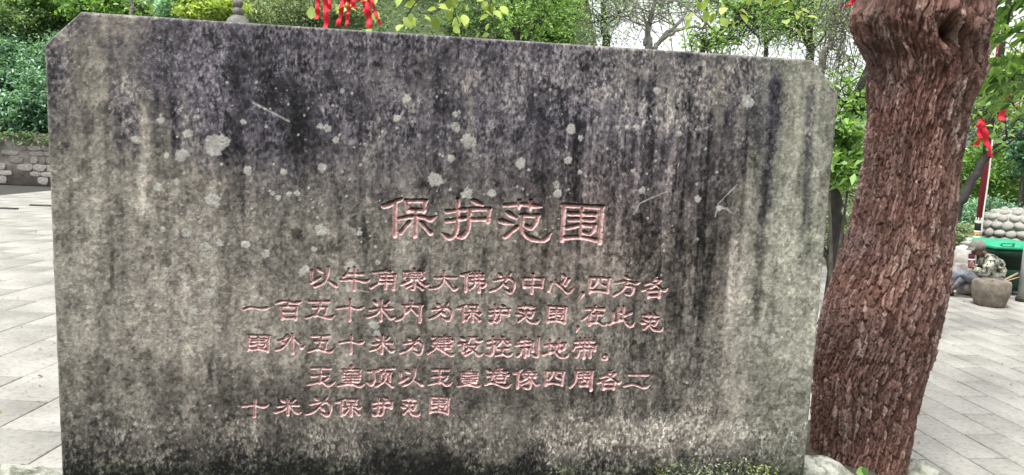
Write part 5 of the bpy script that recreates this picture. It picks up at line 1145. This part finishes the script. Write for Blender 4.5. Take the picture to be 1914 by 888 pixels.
    tr = skin_obj('trousers', T, [('hip', 'hN'), ('hN', 'mN'), ('mN', 'kN'), ('kN', 'sN'), ('sN', 'aN'), ('hip', 'hF'), ('hF', 'mF'), ('mF', 'kF'), ('kF', 'sF'), ('sF', 'aF')], M['jeans'], root, 3)
    dm = tr.modifiers.new('Folds', 'DISPLACE'); dm.texture = tx; dm.strength = .03; dm.mid_level = .5
    for an, to in ((anN, toN), (anF, toF)):
        d = to-an; skin_obj('shoe', {'a': (an+[.02, 0, -.01], .048), 'b': (an*.45+to*.55, (.046, .04)), 'c': (to+[-.01, 0, 0], (.045, .032))}, [('a', 'b'), ('b', 'c')], M['shoe'], root)
        MB().tube([an+[.04, 0, -.045], (an+to)/2+[0, 0, -.035], to+[-.03, 0, -.028]], [.034, .034, .034], 8).build('sole', M['sole'], root, True)
    # his low seat, hidden behind the drum
    st = empty('low_stool', (hip[0], Y, 0), 'low wooden stool under the seated man, mostly hidden by the stone drum', 'stool')
    MB().box((hip[0], Y, .15), (.32, .26, .03), bev=.005).build('seat', M['wood'], st)
    for sx in (-1, 1):
        for sy in (-1, 1): MB().box((hip[0]+sx*.13, Y+sy*.1, .067), (.03, .03, .134)).build('leg', M['wood'], st)
    # the flask in his hands
    f0 = empty('flask', tuple(fl), 'maroon flask with a pale ring held upright by the seated man', 'flask')
    ax = (-.12, 0, 1); k = Y/FPX
    MB().lathe(q(1816, 501), [(.036, 0), (.046, .01), (.046, .115)], 16, axis=ax).build('flask_body', M['flask'], f0, True)
    MB().lathe(q(1816, 501)+np.array([-.0140, 0, .117]), [(.048, 0), (.048, .02)], 16, axis=ax).build('ring', M['paint_white'], f0, True)
    MB().lathe(q(1816, 501)+np.array([-.0165, 0, .139]), [(.040, 0), (.042, .055), (.03, .07)], 16, axis=ax).build('cup', M['flask'], f0, True)
man()
def bags():
    import bmesh
    def bag(name, c, d, seed, lb, mat):
        bm = bmesh.new(); bmesh.ops.create_icosphere(bm, subdivisions=4, radius=1)
        for v in bm.verts:
            p = v.co; s_ = 1+0.28*float(fbm(np.array(p.x*2.2+seed), np.array(p.z*2.2+p.y), seed)-.5)+.10*float(fbm(np.array(p.x*7.), np.array(p.z*7+p.y*5), seed+3)-.5)
            if p.z > .55: s_ *= .85
            v.co = Vector((p.x*d[0], p.y*d[1], max(p.z, -.8)*d[2]))*s_
        me = bpy.data.meshes.new(name); bm.to_mesh(me); bm.free()
        for p in me.polygons: p.use_smooth = True
        root = empty(name, (c[0], c[1], c[2]-d[2]*.8), lb, 'sack', 'sacks around the seated man')
        o = link('sack_cloth', me, M[mat], root); o.location = c-0*np.array(c); o.matrix_parent_inverse = PM(root).inverted()
        tip = np.array(c)+[0, 0, d[2]*.8]; MB().lathe(tip, [(.10*d[0]/.15, -.02), (.03, .02), (.05, .055), (.01, .06)], 10, jit=.006).build('tied_neck', M[mat], root, True)
    bag('sack', W(1808, 478, 11.5), (.19, .16, .27), 3, 'tall white sack standing behind the seated man\'s knees', 'sack')
    c = W(1808, 540, 10.95); bag('sack', np.array([c[0], c[1], .13]), (.20, .14, .13), 5, 'low crumpled pale sack lying beside the man\'s shoes', 'wall_stone')
    MB_ = W(1808, 520, 11.5); tag(MB().box((MB_[0], 11.5, .20), (.5, .4, .40), bev=.02, jit=.01).build('stone_block', M['wall_stone']), 'rough stone block the white sack stands on', 'stone block')
bags()
